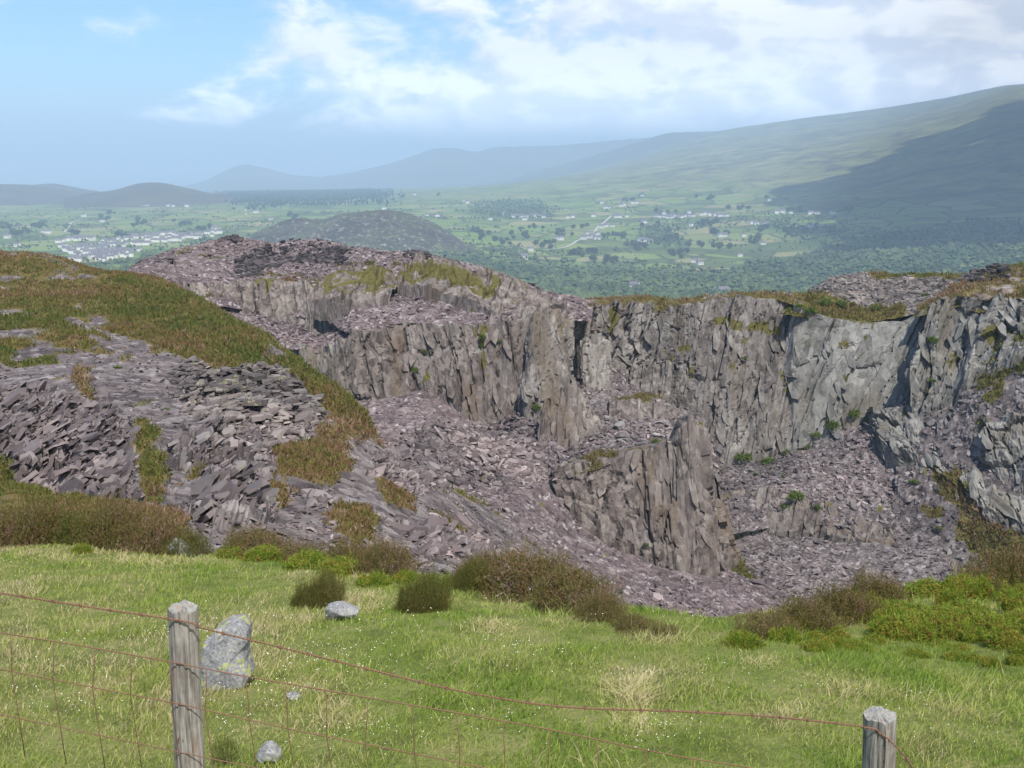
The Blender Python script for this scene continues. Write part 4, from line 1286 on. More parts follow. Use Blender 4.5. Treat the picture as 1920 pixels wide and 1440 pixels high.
HB = [
    (-70, 1000, 150, 78, 0), (10, 1008, 140, 66, 1), (80, 1012, 130, 84, 2), (150, 1016, 120, 70, 3), (215, 1020, 140, 96, 0), (285, 1026, 130, 84, 1), (345, 1032, 100, 58, 2), (45, 1014, 90, 44, 3), (250, 1028, 80, 50, 2),
]
for k, (px, py, w, h, i) in enumerate(HB):
    bush_px('heather_bush', 'heather' if k % 3 else 'heather_green', i % 3, px, py, w, h, 'brown and green heather bush in the row below the tilted slate slabs', 'heather', 'heather row below the slate slabs')
for (px, py, w, h, i, kind, lab) in [
    (470, 1042, 130, 56, 1, 'heather', 'low brown heather bush between the slate bank and the bright green bilberry'),
    (548, 1050, 120, 56, 3, 'heather', 'brown heather bush behind the bright green bilberry patch'),
    (655, 1060, 130, 62, 2, 'heather', 'brown heather bush behind the dead grass by the bilberry'),
    (725, 1082, 120, 66, 0, 'heather', 'rounded brown heather bush beside the tilted purple slate outcrop'),
    (592, 1140, 105, 62, 0, 'heather_green', 'round olive green heather bush standing alone beside the small flat stone'),
    (790, 1148, 110, 74, 1, 'heather_green', 'tall grey green heather bush right of the flat stone in the grass'),
    (880, 1108, 90, 56, 2, 'heather_green', 'small dark heather bush joined to the large brown heather on the edge'),
]:
    if kind == 'heather':
        bush_px('heather_bush', kind, i, px, py, w, h, lab, 'heather')
        continue
    p = on_ground(px, py)
    root = empty('heather_bush', tuple(p))
    tag(root, lab, 'heather')
    d = p[1] * CP - p[2] * SP
    for m, (ox, oy, sw, sh_) in enumerate([(-0.30, 0.10, 0.66, 0.74), (0.24, 0.22, 0.74, 1.0), (0.02, -0.22, 0.52, 0.55), (0.55, -0.05, 0.40, 0.42), (-0.62, -0.08, 0.34, 0.36)]):
        wr = w / F * d / 2
        for nm, me in zip(('foliage', 'stems'), make_proto('heather_green', (i + m) % 3)):
            o = bpy.data.objects.new(nm, me)
            COL.objects.link(o)
            o.parent = root
            o.location = (ox * wr, wr * 0.3 + oy * wr, -0.03)
            o.scale = (wr * sw, wr * sw, sh_ * h / F * d / 0.72)
            o.rotation_euler = (random.uniform(-0.12, 0.12), random.uniform(-0.15, 0.15), m * 1.7)
# the big bush on the edge is one plant: three foliage domes, stems and two bleached twigs
p = on_ground(985, 1118)
big = empty('heather_bush', tuple(p))
tag(big, 'largest brown heather bush with bleached twigs overhanging the pit edge', 'heather')
for (px, py, w, h, i) in [(925, 1104, 150, 70, 1), (1000, 1122, 190, 84, 2), (1075, 1142, 170, 76, 3), (1130, 1164, 100, 52, 0)]:
    q = on_ground(px, py)
    d = q[1] * CP - q[2] * SP
    wr = w / F * d / 2
    for nm, me in zip(('foliage', 'stems'), make_proto('heather', i)):
        o = bpy.data.objects.new(nm, me)
        COL.objects.link(o)
        o.parent = big
        o.location = (q[0] - p[0], q[1] + wr * 0.3 - p[1], q[2] - 0.03 - p[2])
        o.scale = (wr, wr, h / F * d / 0.72)
        o.rotation_euler = (0, 0, i * 1.3)
for pts in ([(932, 1112, 0.10), (945, 1108, 0.12), (953, 1113, 0.06), (961, 1126, 0.0)], [(1054, 1120, 0.12), (1066, 1112, 0.17), (1076, 1106, 0.2)]):
    path = []
    for (px, py, up) in pts:
        q = on_ground(px, py + 4)
        path.append(np.array([q[0], q[1] - 0.30, q[2] + up + 0.02]) - p)
    V, qd, cp_ = tube(path, np.linspace(0.011, 0.005, len(path)), 5)
    add_mesh('twig', V, [qd, cp_], M_TWIG, None, True, parent=big)
for (px, py, w, h, i, lab) in [
    (1190, 1184, 90, 30, 1, 'thin reddish heather at the foot of the largest heather bush'),
    (1250, 1194, 70, 22, 2, 'low sparse reddish heather on the edge above the purple scree'),
    (1445, 1196, 130, 42, 3, 'low brown heather at the tapering end of the bilberry bank'),
    (1520, 1184, 130, 58, 0, 'brown heather bush on the crest of the bilberry bank above the scree'),
    (1590, 1165, 130, 66, 1, 'middle brown heather bush on the crest of the bilberry bank'),
    (1650, 1142, 120, 66, 2, 'tallest brown heather bush on the crest of the bilberry bank'),
    (1835, 1112, 100, 50, 3, 'small brown heather bush behind the highest bilberry plants'),
    (1895, 1104, 140, 72, 0, 'dark brown heather bush on the edge below the pale crag'),
    (1985, 1096, 150, 84, 1, 'outermost brown heather bush on the edge past the pale crag'),
]:
    bush_px('heather_bush', 'heather', i, px, py, w, h, lab, 'heather')
for (px, py, w, h, i) in [(640, 1082, 100, 36, 0), (575, 1066, 90, 32, 1), (490, 1052, 80, 26, 2), (700, 1100, 70, 28, 1), (430, 1046, 60, 22, 0), (150, 1038, 40, 20, 2), (540, 1058, 70, 26, 0), (760, 1092, 60, 24, 1)]:
    bush_px('bilberry_bush', 'bilberry', i, px, py, w, h, 'bright green bilberry plant in front of the heather between boulder and slate bank', 'bilberry', 'bilberry plants in front of the heather')
bp = np.array([(1385, 1212), (1500, 1175), (1600, 1150), (1700, 1112), (1800, 1100), (2000, 1085), (2160, 1080), (2160, 1270), (1850, 1250), (1700, 1228), (1550, 1218)], float)
got = []
while len(got) < 78:
    x, y = random.uniform(1385, 2160), random.uniform(1095, 1260)
    if in_poly(np.array([x]), np.array([y]), bp)[0] and all(abs(x - a) > 26 or abs(y - b) > 16 for a, b in got):
        got.append((x, y))
    elif random.random() < 0.001:
        break
for (x, y) in sorted(got, key=lambda t: t[1]):
    low = 1212 + max(0, x - 1550) * 0.085
    crest = np.interp(x, [1385, 1500, 1600, 1700, 1800, 2000], [1212, 1175, 1150, 1112, 1100, 1085])
    if y > low - 26:
        lab, grp = 'green bilberry plant with reddish tips along the grass edge of the bilberry bank', 'bilberry along the grass edge'
    elif y < crest + 34:
        lab, grp = 'green bilberry plant on the crest of the bilberry bank beside the brown heather', 'bilberry on the crest of the bank'
    elif x > 1760:
        lab, grp = 'green bilberry plant in the widest part of the bank below the dark heather', 'bilberry in the widest part of the bank'
    else:
        lab, grp = 'green bilberry plant in the narrow middle of the bank', 'bilberry in the narrow middle of the bank'
    bush_px('bilberry_bush', 'bilberry', random.randrange(4), x, y + 4, random.uniform(60, 110) * (0.7 if y > low - 26 else 1.0), random.uniform(18, 42) * (0.72 if y > low - 26 else 1.0), lab, 'bilberry', grp)
q = on_ground(420, 1437)
shrub('rush_clump', 'rush', 0, (q[0], q[1] + 0.03, q[2]), (0.085, 0.085, 1), 0.16, 'small round dark green clump beside the foot of the leaning fence post', 'plant')


# ------------------------------------------------------------------ boulders in the turf
def boulder_mesh(name, seed, shape, mat, parent=None, res=40, rough=0.10, flat=0.3):
    """shape: half sizes; facetted rock"""
    u = np.linspace(0, 2 * np.pi, res, endpoint=False)
    v = np.linspace(0.02, np.pi - 0.02, res // 2)
    U, Vv = np.meshgrid(u, v)
    D = np.stack([np.cos(U) * np.sin(Vv), np.sin(U) * np.sin(Vv), np.cos(Vv)], -1)
    r = np.random.default_rng(seed)
    rad = np.full(U.shape, 1.0)
    for k in range(16):     # cut by planes
        nrm = r.standard_normal(3); nrm /= np.linalg.norm(nrm)
        off = 0.66 + 0.26 * r.random()
        dd = D @ nrm
        rad = np.where(dd > 0.05, np.minimum(rad, off / np.maximum(dd, 0.05)), rad)
    rad = rad + rough * fbm(D[..., 0] * 3 + seed, D[..., 1] * 3, D[..., 2] * 3, 4, seed)
    P = D * rad[..., None] * np.array(shape)
    nv_, nu_ = U.shape
    i = np.arange(nv_ - 1)[:, None] * nu_
    j = np.arange(nu_)[None]
    q = np.stack([i + j, i + nu_ + j, i + nu_ + (j + 1) % nu_, i + (j + 1) % nu_], -1).reshape(-1, 4)
    V = np.concatenate([P.reshape(-1, 3), P[0].mean(0, keepdims=True), P[-1].mean(0, keepdims=True)])
    m = nv_ * nu_
    t = [(m, k, (k + 1) % nu_) for k in range(nu_)] + [(m + 1, (nv_ - 1) * nu_ + (k + 1) % nu_, (nv_ - 1) * nu_ + k) for k in range(nu_)]
    return add_mesh(name, V, [q, np.array(t)], mat, None, False, parent)


def boulder_mat(name, yellow):
    m, T = new_mat(name)
    co = T.n('ShaderNodeTexCoord', out=3)
    n = T.noise(co, 9, 6, 0.75)
    n2 = T.noise(co, 45, 4, 0.7)
    f = T.math('ADD', T.math('MULTIPLY', n, 0.5), T.math('MULTIPLY', n2, 0.5))
    col = T.ramp(f, [(0.35, (0.055, 0.055, 0.060)), (0.46, (0.170, 0.170, 0.176)), (0.57, (0.29, 0.29, 0.288)), (0.75, (0.48, 0.48, 0.46))])
    if yellow:
        nl = T.noise(co, 11, 2, 0.5)
        col = T.mix(T.maprange(T.math('ADD', nl, T.math('MULTIPLY', T.math('SUBTRACT', n2, 0.5), 0.25)), 0.575, 0.605, 0, 0.8), col, (0.33, 0.35, 0.12))
    finish(T, col, 0.9, T.n('ShaderNodeBump', Strength=0.5, Distance=0.02, Height=n), 0.2)
    return m


M_BOULD, M_BOULDY = boulder_mat('grey_boulder', False), boulder_mat('lichen_boulder', True)


def lichen_stone(name, px, py_base, wpx, hpx, seed, label, mat, sink=0.3, dep=0.8, tilt=(0, 0, 0)):
    q = on_ground(px, py_base)
    d = q[1] * CP - q[2] * SP
    hw, hh = wpx / F * d / 2 / 0.86, hpx / F * d / (2 - sink) / 0.86 * 1.0
    o = boulder_mesh(name, seed, (hw, hw * dep, hh), mat)
    o.location = (q[0], q[1] + hw * dep * 0.5, q[2] + hh * (1 - sink) * 0.86)
    o.rotation_euler = tilt
    return tag(o, label, 'rock')


# the big one is traced front-on: leaning block with a shoulder on its left
q = on_ground(425, 1290)
d = q[1] * CP - q[2] * SP
outl = np.array([(376, 1240), (378, 1212), (392, 1207), (402, 1186), (425, 1174), (452, 1173), (464, 1186), (466, 1204), (460, 1218), (464, 1240), (471, 1266), (462, 1284), (448, 1294), (425, 1293), (395, 1292), (378, 1285)], float)
cx, cy = 424, 1240
V, fs = [], []
layers = [(0.0, 0.86), (0.02, 0.98), (0.09, 1.03), (0.20, 1.0), (0.27, 0.84)]
n_o = len(outl) * 3
ou = np.array([np.interp(np.linspace(0, len(outl), n_o, endpoint=False), np.arange(len(outl) + 1), np.append(outl[:, c], outl[0, c])) for c in (0, 1)]).T
for (dep, sc) in layers:
    X = (ou[:, 0] - cx) / F * d * sc
    Z = -(ou[:, 1] - cy) / F * d * 1.08 * sc
    Y = np.full(n_o, dep) + 0.30 * Z
    P = np.stack([X, Y, Z], 1)
    P += 0.018 * np.stack([fbm(P[:, 0] * 12 + k, P[:, 1] * 12, P[:, 2] * 12, 3, 90 + k) for k in range(3)], 1)
    V.append(P)
V = np.concatenate(V + [np.array([[0.02, -0.045, 0.0]]), np.array([[0, 0.30, 0.0]])])
Q = [(a * n_o + k, a * n_o + (k + 1) % n_o, (a + 1) * n_o + (k + 1) % n_o, (a + 1) * n_o + k) for a in range(len(layers) - 1) for k in range(n_o)]
Tt = [(len(V) - 2, (k + 1) % n_o, k) for k in range(n_o)] + [(len(V) - 1, (len(layers) - 1) * n_o + k, (len(layers) - 1) * n_o + (k + 1) % n_o) for k in range(n_o)]
bo = add_mesh('boulder', V, [np.array(Q), np.array(Tt)], M_BOULDY)
bo.location = (pos(cx, cy, q[1])[0], q[1] - 0.05, pos(cx, cy, q[1])[2])
bo.scale = (0.94, 0.94, 0.94)
tag(bo, 'large grey boulder with yellow lichen patches leaning behind the fence post', 'rock')
lichen_stone('stone', 638, 1163, 66, 26, 5, 'small flat pale stone between the two green heather bushes', M_BOULD, 0.5, 0.7)
lichen_stone('stone', 500, 1432, 44, 34, 7, 'small grey stone in the grass behind the lowest fence wire', M_BOULD, 0.5, 0.9)
lichen_stone('stone', 548, 1314, 26, 12, 9, 'tiny dark stone in the grass beside the lichened boulder', M_BOULD, 0.6, 0.9)
lichen_stone('stone', 333, 1012, 46, 40, 13, 'pale rounded stone showing through the heather row', M_BOULD, 0.2, 0.9)
lichen_stone('stone', 46, 1016, 26, 26, 15, 'little white stone low in the heather row', M_BOULD, 0.2, 0.9)


# ------------------------------------------------------------------ fence
def wood_mat():
    m, T = new_mat('weathered_wood')
    co = T.n('ShaderNodeTexCoord', out=3)
    st = T.n('ShaderNodeMapping', Vector=co, Scale=(1, 1, 0.05))
    n = T.noise(st, 75, 5, 0.7)
    n2 = T.noise(co, 9, 4, 0.6)
    f = T.math('ADD', T.math('MULTIPLY', n, 0.7), T.math('MULTIPLY', n2, 0.3))
    col = T.ramp(f, [(0.34, (0.060, 0.050, 0.044)), (0.44, (0.20, 0.178, 0.158)), (0.56, (0.34, 0.312, 0.285)), (0.74, (0.50, 0.48, 0.45))])
    rs_ = T.noise(T.n('ShaderNodeMapping', Vector=co, Scale=(1, 1, 0.12)), 22, 2, 0.5)
    col = T.mix(T.maprange(rs_, 0.60, 0.72, 0, 0.55), col, (0.26, 0.13, 0.07))
    geo = T.n('ShaderNodeNewGeometry', out=1)
    up = T.n('ShaderNodeSeparateXYZ', Vector=geo).node.outputs[2]
    li = T.math('MULTIPLY', T.maprange(up, 0.55, 0.8), T.maprange(T.noise(co, 60, 3, 0.6), 0.47, 0.58))
    col = T.mix(T.math('MULTIPLY', li, 0.7), col, (0.27, 0.27, 0.25))
    li2 = T.math('MULTIPLY', attr(T, 'top'), T.maprange(T.noise(co, 55, 3, 0.6), 0.48, 0.58))
    col = T.mix(li2, col, (0.24, 0.255, 0.245))
    finish(T, col, 0.9, T.n('ShaderNodeBump', Strength=0.7, Distance=0.006, Height=n), 0.15)
    return m


M_WOOD = wood_mat()
M_RUST = plain('rusty_wire', (0.185, 0.100, 0.066), 0.85)
fence = empty('wire_fence', tuple(pos(1000, 1650, 3.8)))
tag(fence, 'rusty barbed wire and netting fence on weathered grey wooden posts', 'fence')
FO = np.array(fence.location)
FY = 3.8


def post(px_t, py_t, px_b, z_b, wpx, seed):
    t = pos(px_t, py_t, FY)
    d = t[1] * CP - t[2] * SP
    r0 = wpx / F * d / 2
    b = pos(px_b, 1440, FY)
    k = (z_b - t[2]) / (b[2] - t[2])
    b = t + (b - t) * k
    nr, ns = 46, 40
    an = np.arange(ns) * 2 * np.pi / ns
    f = np.linspace(0, 1, nr)
    A, Fv = np.meshgrid(an, f)
    sq = 1.0 + 0.05 * np.cos(4 * A + 0.6)
    rad = r0 * sq * (1 + 0.08 * Fv) + 0.0045 * fbm(np.cos(A) * 6, np.sin(A) * 6, Fv * 2.0, 3, seed) + 0.0025 * fbm(np.cos(A) * 22, np.sin(A) * 22, Fv * 3, 2, seed + 3)
    split = np.exp(-((A - (4.9 + 0.15 * np.sin(Fv * 6))) / 0.07) ** 2) + 0.7 * np.exp(-((A - (5.5 - 0.2 * Fv)) / 0.06) ** 2) + 0.6 * np.exp(-((A - 4.2 - 0.1 * Fv) / 0.05) ** 2)
    rad = rad - 0.011 * split
    C = t[None] + (b - t)[None] * f[:, None]
    P = C[:, None] + np.stack([np.cos(A) * rad, np.sin(A) * rad, 0 * A], -1)
    top_w = np.clip(1 - Fv * (t[2] - b[2]) / 0.05, 0, 1)
    P[..., 2] += top_w * 0.020 * fbm(np.cos(A) * 3.0, np.sin(A) * 3.0, 0 * A, 3, seed + 7)
    V = P.reshape(-1, 3)
    q = [(i * ns + k2, (i + 1) * ns + k2, (i + 1) * ns + (k2 + 1) % ns, i * ns + (k2 + 1) % ns) for i in range(nr - 1) for k2 in range(ns)]
    rings = []
    prev = np.arange(ns)
    Vs = [V]
    off = len(V)
    for sc in (0.86, 0.62, 0.34, 0.12):
        R_ = C[0] + (P[0] - C[0]) * sc
        R_[:, 2] = C[0][2] + (P[0][:, 2] - C[0][2]) * sc + 0.012 * (1 - sc) + 0.008 * fbm(R_[:, 0] * 50, R_[:, 1] * 50, 0 * R_[:, 0] + seed, 2, seed)
        cur = off + np.arange(ns)
        q += [(prev[k2], prev[(k2 + 1) % ns], cur[(k2 + 1) % ns], cur[k2]) for k2 in range(ns)]
        Vs.append(R_)
        off += ns
        prev = cur
    Vs.append(C[:1] + np.array([[0, 0, 0.012]]))
    tr_ = [(prev[k2], prev[(k2 + 1) % ns], off) for k2 in range(ns)]
    V = np.concatenate(Vs)
    top = np.clip(1 - (t[2] + 0.01 - V[:, 2]) / 0.05, 0, 1)
    o = add_mesh('post', V - FO, [np.array(q), np.array(tr_)], M_WOOD, {'top': top}, False, parent=fence)
    return o, r0, t, b


zb1 = float(zg(pos(343, 1140, FY)[0], FY)) - 0.25
zb2 = float(zg(pos(1650, 1340, FY)[0], FY)) - 0.25
post1, r1, t1, b1 = post(343, 1140, 357, zb1, 53, 3)
post2, r2, t2, b2 = post(1650, 1340, 1648, zb2, 57, 8)
WY = FY - r1 - 0.006


def wire(name, pts, rad, sag=6, parent=None, y=None):
    P = np.array([pos(p[0], p[1], p[2] if len(p) > 2 else (y or WY)) for p in pts])
    t = np.linspace(0, len(pts) - 1, len(pts) * sag)
    P = catmull(len(t), len(pts), t) @ P
    V, q, c = tube(P - FO, rad, 5)
    o = add_mesh(name, V, [q, c], M_RUST, None, True, parent=parent or fence)
    return o, P


def twisted(P, rad, pitch=0.035):
    """two strands wound round each other"""
    L = np.concatenate([[0], np.cumsum(np.linalg.norm(np.diff(P, axis=0), axis=1))])
    m = int(L[-1] / 0.007)
    s = np.linspace(0, L[-1], m)
    C = np.stack([np.interp(s, L, P[:, c]) for c in range(3)], 1)
    tg = np.gradient(C, axis=0); tg /= np.linalg.norm(tg, axis=1, keepdims=True)
    sd = np.cross(tg, [0, 0, 1.0]); sd /= np.linalg.norm(sd, axis=1, keepdims=True)
    up = np.cross(sd, tg)
    parts = []
    for ph in (0, np.pi):
        a = s / pitch * 2 * np.pi + ph
        parts.append(tube(C + rad * 0.95 * (np.cos(a)[:, None] * sd + np.sin(a)[:, None] * up) - FO, rad, 5))
    return join(parts), C, s, sd, up, tg


PX_BARB = [(-420, 1052), (-120, 1095), (0, 1112), (160, 1137), (345, 1165), (385, 1179), (540, 1217), (720, 1262), (885, 1300), (1055, 1325), (1280, 1334), (1450, 1344), (1620, 1363), (1652, 1376), (1685, 1405, 3.66), (1720, 1452, 3.5), (1790, 1560, 3.2)]
P = np.array([pos(p[0], p[1], p[2] if len(p) > 2 else WY) for p in PX_BARB])
tt = np.linspace(0, len(P) - 1, 260)
P = catmull(260, len(P), tt) @ P
(Vw, fw), C, s, sd, up, tg = twisted(P, 0.0024)
bw = add_mesh('barbed_wire', Vw, fw, M_RUST, None, True, parent=fence)
# one barb every eleven centimetres
pk = 0.05
rr = random.Random(4)
while pk < s[-1]:
    i = int(np.searchsorted(s, pk))
    i = min(i, len(C) - 2)
    a0 = rr.random() * 3.1
    parts = []
    coil = [C[i] + tg[i] * (k / 14 - 0.5) * 0.012 + 0.0050 * (math.cos(k * 1.25) * sd[i] + math.sin(k * 1.25) * up[i]) for k in range(15)]
    parts.append(tube(np.array(coil) - FO, 0.0019, 4))
    for j in range(2):
        a = a0 + j * 1.4
        dirv_ = math.cos(a) * sd[i] + math.sin(a) * up[i] + 0.25 * tg[i] * (1 if j else -1)
        parts.append(tube(np.array([C[i] - dirv_ * 0.017, C[i], C[i] + dirv_ * 0.017]) - FO, [0.0008, 0.0017, 0.0008], 4))
    Vb, fb = join(parts)
    add_mesh('barb', Vb, fb, M_RUST, None, False, parent=bw)
    pk += 0.108 + 0.012 * rr.random()
wire2, P2 = wire('line_wire', [(-420, 1128), (-120, 1167), (0, 1186), (170, 1214), (345, 1246), (460, 1268), (690, 1308), (1000, 1362), (1250, 1414), (1440, 1446), (1655, 1496)], 0.0027)
wire3, P3 = wire('line_wire', [(-420, 1180), (-120, 1230), (0, 1254), (170, 1288), (345, 1322), (540, 1366), (720, 1402), (900, 1438), (1100, 1480), (1400, 1545), (1655, 1610)], 0.0025)
wire4, P4 = wire('line_wire', [(-420, 1260), (0, 1340), (345, 1412), (540, 1452), (900, 1530), (1655, 1700)], 0.0022)


def at_px(Pw, px):
    ppx, ppy = proj(Pw)
    return np.array([np.interp(px, ppx, Pw[:, c]) for c in range(3)])


for k, px in enumerate([-330, -245, -160, -75, 20, 100, 178, 245, 318, 388, 460, 534, 611, 690, 771, 856, 942, 1030, 1118, 1210, 1300, 1400, 1500]):
    a = at_px(P2, px)
    jig = random.uniform(-6, 10)
    b = at_px(P3, px + jig)
    c = at_px(P4, px + 14 + jig)
    e = c + (c - b) * 0.8
    path = np.stack([a + (0, 0, 0.004), a * 0.5 + b * 0.5 + np.array([0.003, 0, 0]), b, c, e])
    V, qd, cc = tube(path - FO + np.array([0, -0.002, 0]), 0.0019, 4)
    add_mesh('stay_wire', V, [qd, cc], M_RUST, None, True, parent=fence)
    for pt in (a, b):
        coil = [pt + np.array([(kk / 10 - 0.5) * 0.012, math.cos(kk * 1.3) * 0.0028, math.sin(kk * 1.3) * 0.0028]) for kk in range(11)]
        V, qd, cc = tube(np.array(coil) - FO, 0.0009, 4)
        add_mesh('knot', V, [qd, cc], M_RUST, None, False, parent=fence)
# staples and old nails in the posts
for (po, px, py, tall_) in ((post1, 336, 1164, 0.012), (post1, 336, 1245, 0.010), (post1, 337, 1320, 0.012), (post1, 333, 1388, 0.005), (post1, 343, 1388, 0.008), (post2, 1650, 1378, 0.014)):
    c = pos(px, py, WY)
    arc = [c + np.array([0.0, -0.003 + 0.03 * abs(k - 3) / 3 * (abs(k - 3) > 1), tall_ * (k - 3) / 3]) for k in range(7)]
    V, qd, cc = tube(np.array(arc) - FO, 0.0019, 5)
    add_mesh('staple', V, [qd, cc], M_RUST, None, False, parent=po)


# ------------------------------------------------------------------ slates
def frames(N, r, jit, along=None):
    n = len(N)
    nn = N + jit * r.standard_normal((n, 3))
    nn /= np.linalg.norm(nn, axis=1, keepdims=True)
    ref = r.standard_normal((n, 3)) if along is None else along + 0.25 * r.standard_normal((n, 3))
    t1_ = np.cross(nn, ref); t1_ /= np.linalg.norm(t1_, axis=1, keepdims=True) + 1e-9
    t2_ = np.cross(nn, t1_)
    return t1_, t2_, nn


def pick(pt, n, r, mask, power=1.0, drift=True):
    """random points on a patch, weighted by how large they appear"""
    P, N = pt.P, pt.N0
    A = np.linalg.norm(np.cross(P[1:, :-1] - P[:-1, :-1], P[:-1, 1:] - P[:-1, :-1]), axis=-1)
    D2 = (P[:-1, :-1] ** 2).sum(-1)
    q3 = P[:-1, :-1]
    w = A / D2 ** power * mask[:-1, :-1]
    if drift:
        w = w * np.clip(0.75 + 1.5 * fbm(q3[..., 0] * 0.11, q3[..., 1] * 0.05, q3[..., 2] * 0.05, 3, 58), 0.12, 2)
    vis = (pt.px[:-1, :-1] > -150) & (pt.px[:-1, :-1] < 2070) & (pt.py[:-1, :-1] < 1400)
    w = (w * vis).ravel()
    if w.sum() <= 0:
        return None
    idx = r.choice(len(w), n, p=w / w.sum())
    i, j = np.unravel_index(idx, A.shape)
    a, b = r.random((n, 1)), r.random((n, 1))
    p = P[i, j] * (1 - a) * (1 - b) + P[i, j + 1] * a * (1 - b) + P[i + 1, j] * (1 - a) * b + P[i + 1, j + 1] * a * b
    return p, N[i, j], i, j


def slab_shape(seed, k=6, full=True):
    r = np.random.default_rng(seed)
    an = np.sort((np.arange(k) + 0.55 * (r.random(k) - 0.5)) / k * 2 * np.pi)
    rad = 0.75 + 0.35 * r.random(k)
    x, y = np.cos(an) * rad, np.sin(an) * rad * 0.72
    top = np.stack([x * 0.95, y * 0.95, 0.5 + 0.15 * (r.random(k) - 0.5)], 1)
    bot = np.stack([x * (0.94 + 0.1 * r.random(k)), y, -0.5 + 0 * x], 1)
    V = np.concatenate([top, bot])
    T_ = [(0, i, i + 1) for i in range(1, k - 1)]
    if full:
        T_ += [(k, k + i + 1, k + i) for i in range(1, k - 1)]
    for i in range(k):
        j = (i + 1) % k
        T_ += [(i, k + i, k + j), (i, k + j, j)]
    return V, np.array(T_)


SHAPES = [slab_shape(s_, 4 + s_ % 2, False) for s_ in range(10)]     # the buried underside is left open
SLAB_ME = {}


def slab_mesh(i, mat):
    key = (i, mat.name)
    if key not in SLAB_ME:
        V, t = slab_shape(700 + i, 6)
        o = add_mesh('slab', V, t, mat)
        SLAB_ME[key] = o.data
        COL.objects.unlink(o)
        bpy.data.objects.remove(o)
    return SLAB_ME[key]


def slates_stuff(pt, n, smin, smax, mat, mask, seed, dip=None, jit=0.35, thick=0.14, name='loose_slates', power=1.0, embed=0.25):
    r = np.random.default_rng(seed)
    pk_ = pick(pt, n, r, mask, power)
    if pk_ is None:
        return
    p, N, i, j = pk_
    N = N if dip is None else N * 0.5 + np.array(dip)
    a, b, c = frames(N, r, jit)
    s_ = smin * (smax / smin) ** (r.random(n) ** 2.2)
    asp = 0.6 + 0.9 * r.random(n)
    th = s_ * thick * (0.5 + r.random(n))
    Vs, Fs, Rs = [], [], []
    off = 0
    kind = r.integers(0, len(SHAPES), n)
    p = p + c * (th * (0.5 - embed))[:, None] + np.array([0, 0, 1]) * (s_ * 0.12)[:, None]
    for k, (V, t) in enumerate(SHAPES):
        m = np.where(kind == k)[0]
        if not len(m):
            continue
        X = V[None, :, 0] * (s_ * asp)[m, None] * 0.5; Y = V[None, :, 1] * s_[m, None] * 0.5; Z = V[None, :, 2] * th[m, None]
        W3 = p[m, None] + X[..., None] * a[m, None] + Y[..., None] * b[m, None] + Z[..., None] * c[m, None]
        Vs.append(W3.reshape(-1, 3))
        Fs.append((off + np.arange(len(m))[:, None, None] * len(V) + t[None]).reshape(-1, 3))
        Rs.append(np.repeat(r.random(len(m)), len(V)))
        off += len(m) * len(V)
    o = add_mesh(name, np.concatenate(Vs), np.concatenate(Fs), mat, {'rnd': np.concatenate(Rs)}, False, parent=pt.obj)
    return tag(o, kind='stuff')


def slates_single(pt, n, smin, smax, mat, mask, seed, dip=None, jit=0.3, thick=0.14, power=1.0, name='slab', stretch=1.0, along=None, embed=0.3, lift=0.12, tall=1.0):
    r = np.random.default_rng(seed)
    pk_ = pick(pt, n, r, mask, power)
    if pk_ is None:
        return
    p, N, i, j = pk_
    N = N if dip is None else N * 0.5 + np.array(dip)
    a, b, c = frames(N, r, jit, along)
    s_ = smin * (smax / smin) ** (r.random(n) ** 1.5)
    for k in range(n):
        th = s_[k] * thick * (0.5 + r.random())
        q = p[k] + c[k] * th * (0.5 - embed) + np.array([0, 0, s_[k] * lift])
        A, B = s_[k] * (0.6 + 0.7 * r.random()) * 0.5 * tall, s_[k] * 0.5 * stretch
        M = Matrix(((a[k, 0] * A, b[k, 0] * B, c[k, 0] * th, q[0]), (a[k, 1] * A, b[k, 1] * B, c[k, 1] * th, q[1]), (a[k, 2] * A, b[k, 2] * B, c[k, 2] * th, q[2]), (0, 0, 0, 1)))
        o = bpy.data.objects.new(name, slab_mesh(r.integers(0, 8), mat))
        COL.objects.link(o)
        o.parent = pt.obj
        o.matrix_local = M


def pm(pt, polys, rag=15):
    return poly_mask(pt.base, pt.px, pt.py, polys, rag, 0.2, 9)


def bare(pt):
    return (pt.at['veg'] < 0.35).astype(float)


LB = bare(left)
OUT1 = [[(-150, 740), (60, 730), (180, 760), (250, 800), (262, 900), (240, 960), (100, 950), (60, 900), (-150, 900)], [(60, 870), (240, 850), (250, 960), (100, 960)]]
OUT2 = [[(330, 700), (420, 690), (540, 690), (600, 740), (590, 790), (540, 835), (470, 830), (400, 800), (340, 760)]]
OUT3 = [[(300, 850), (400, 790), (480, 830), (520, 870), (500, 900), (510, 980), (470, 1000), (380, 1010), (360, 950), (380, 900)]]
OUT4 = [[(700, 850), (780, 855), (830, 900), (830, 920), (760, 925), (690, 905)], [(740, 985), (860, 965), (940, 1020), (900, 1050), (800, 1050)], [(550, 935), (610, 930), (620, 965), (560, 970)]]
slates_single(left, 130, 0.45, 1.35, M_SLAB, LB * pm(left, OUT1), 1, dip=(-0.75, -0.35, 0.30), jit=0.20, thick=0.10, embed=0.1, lift=0.22)
slates_single(left, 70, 0.6, 1.7, M_SLABL, LB * pm(left, OUT2), 2, dip=(-0.25, 0.05, 0.80), jit=0.22, thick=0.13, embed=0.1, lift=0.25)
slates_single(left, 60, 0.5, 1.4, M_SLABL, LB * pm(left, OUT3), 3, dip=(-0.7, -0.25, 0.45), jit=0.25, thick=0.11, embed=0.1, lift=0.25)
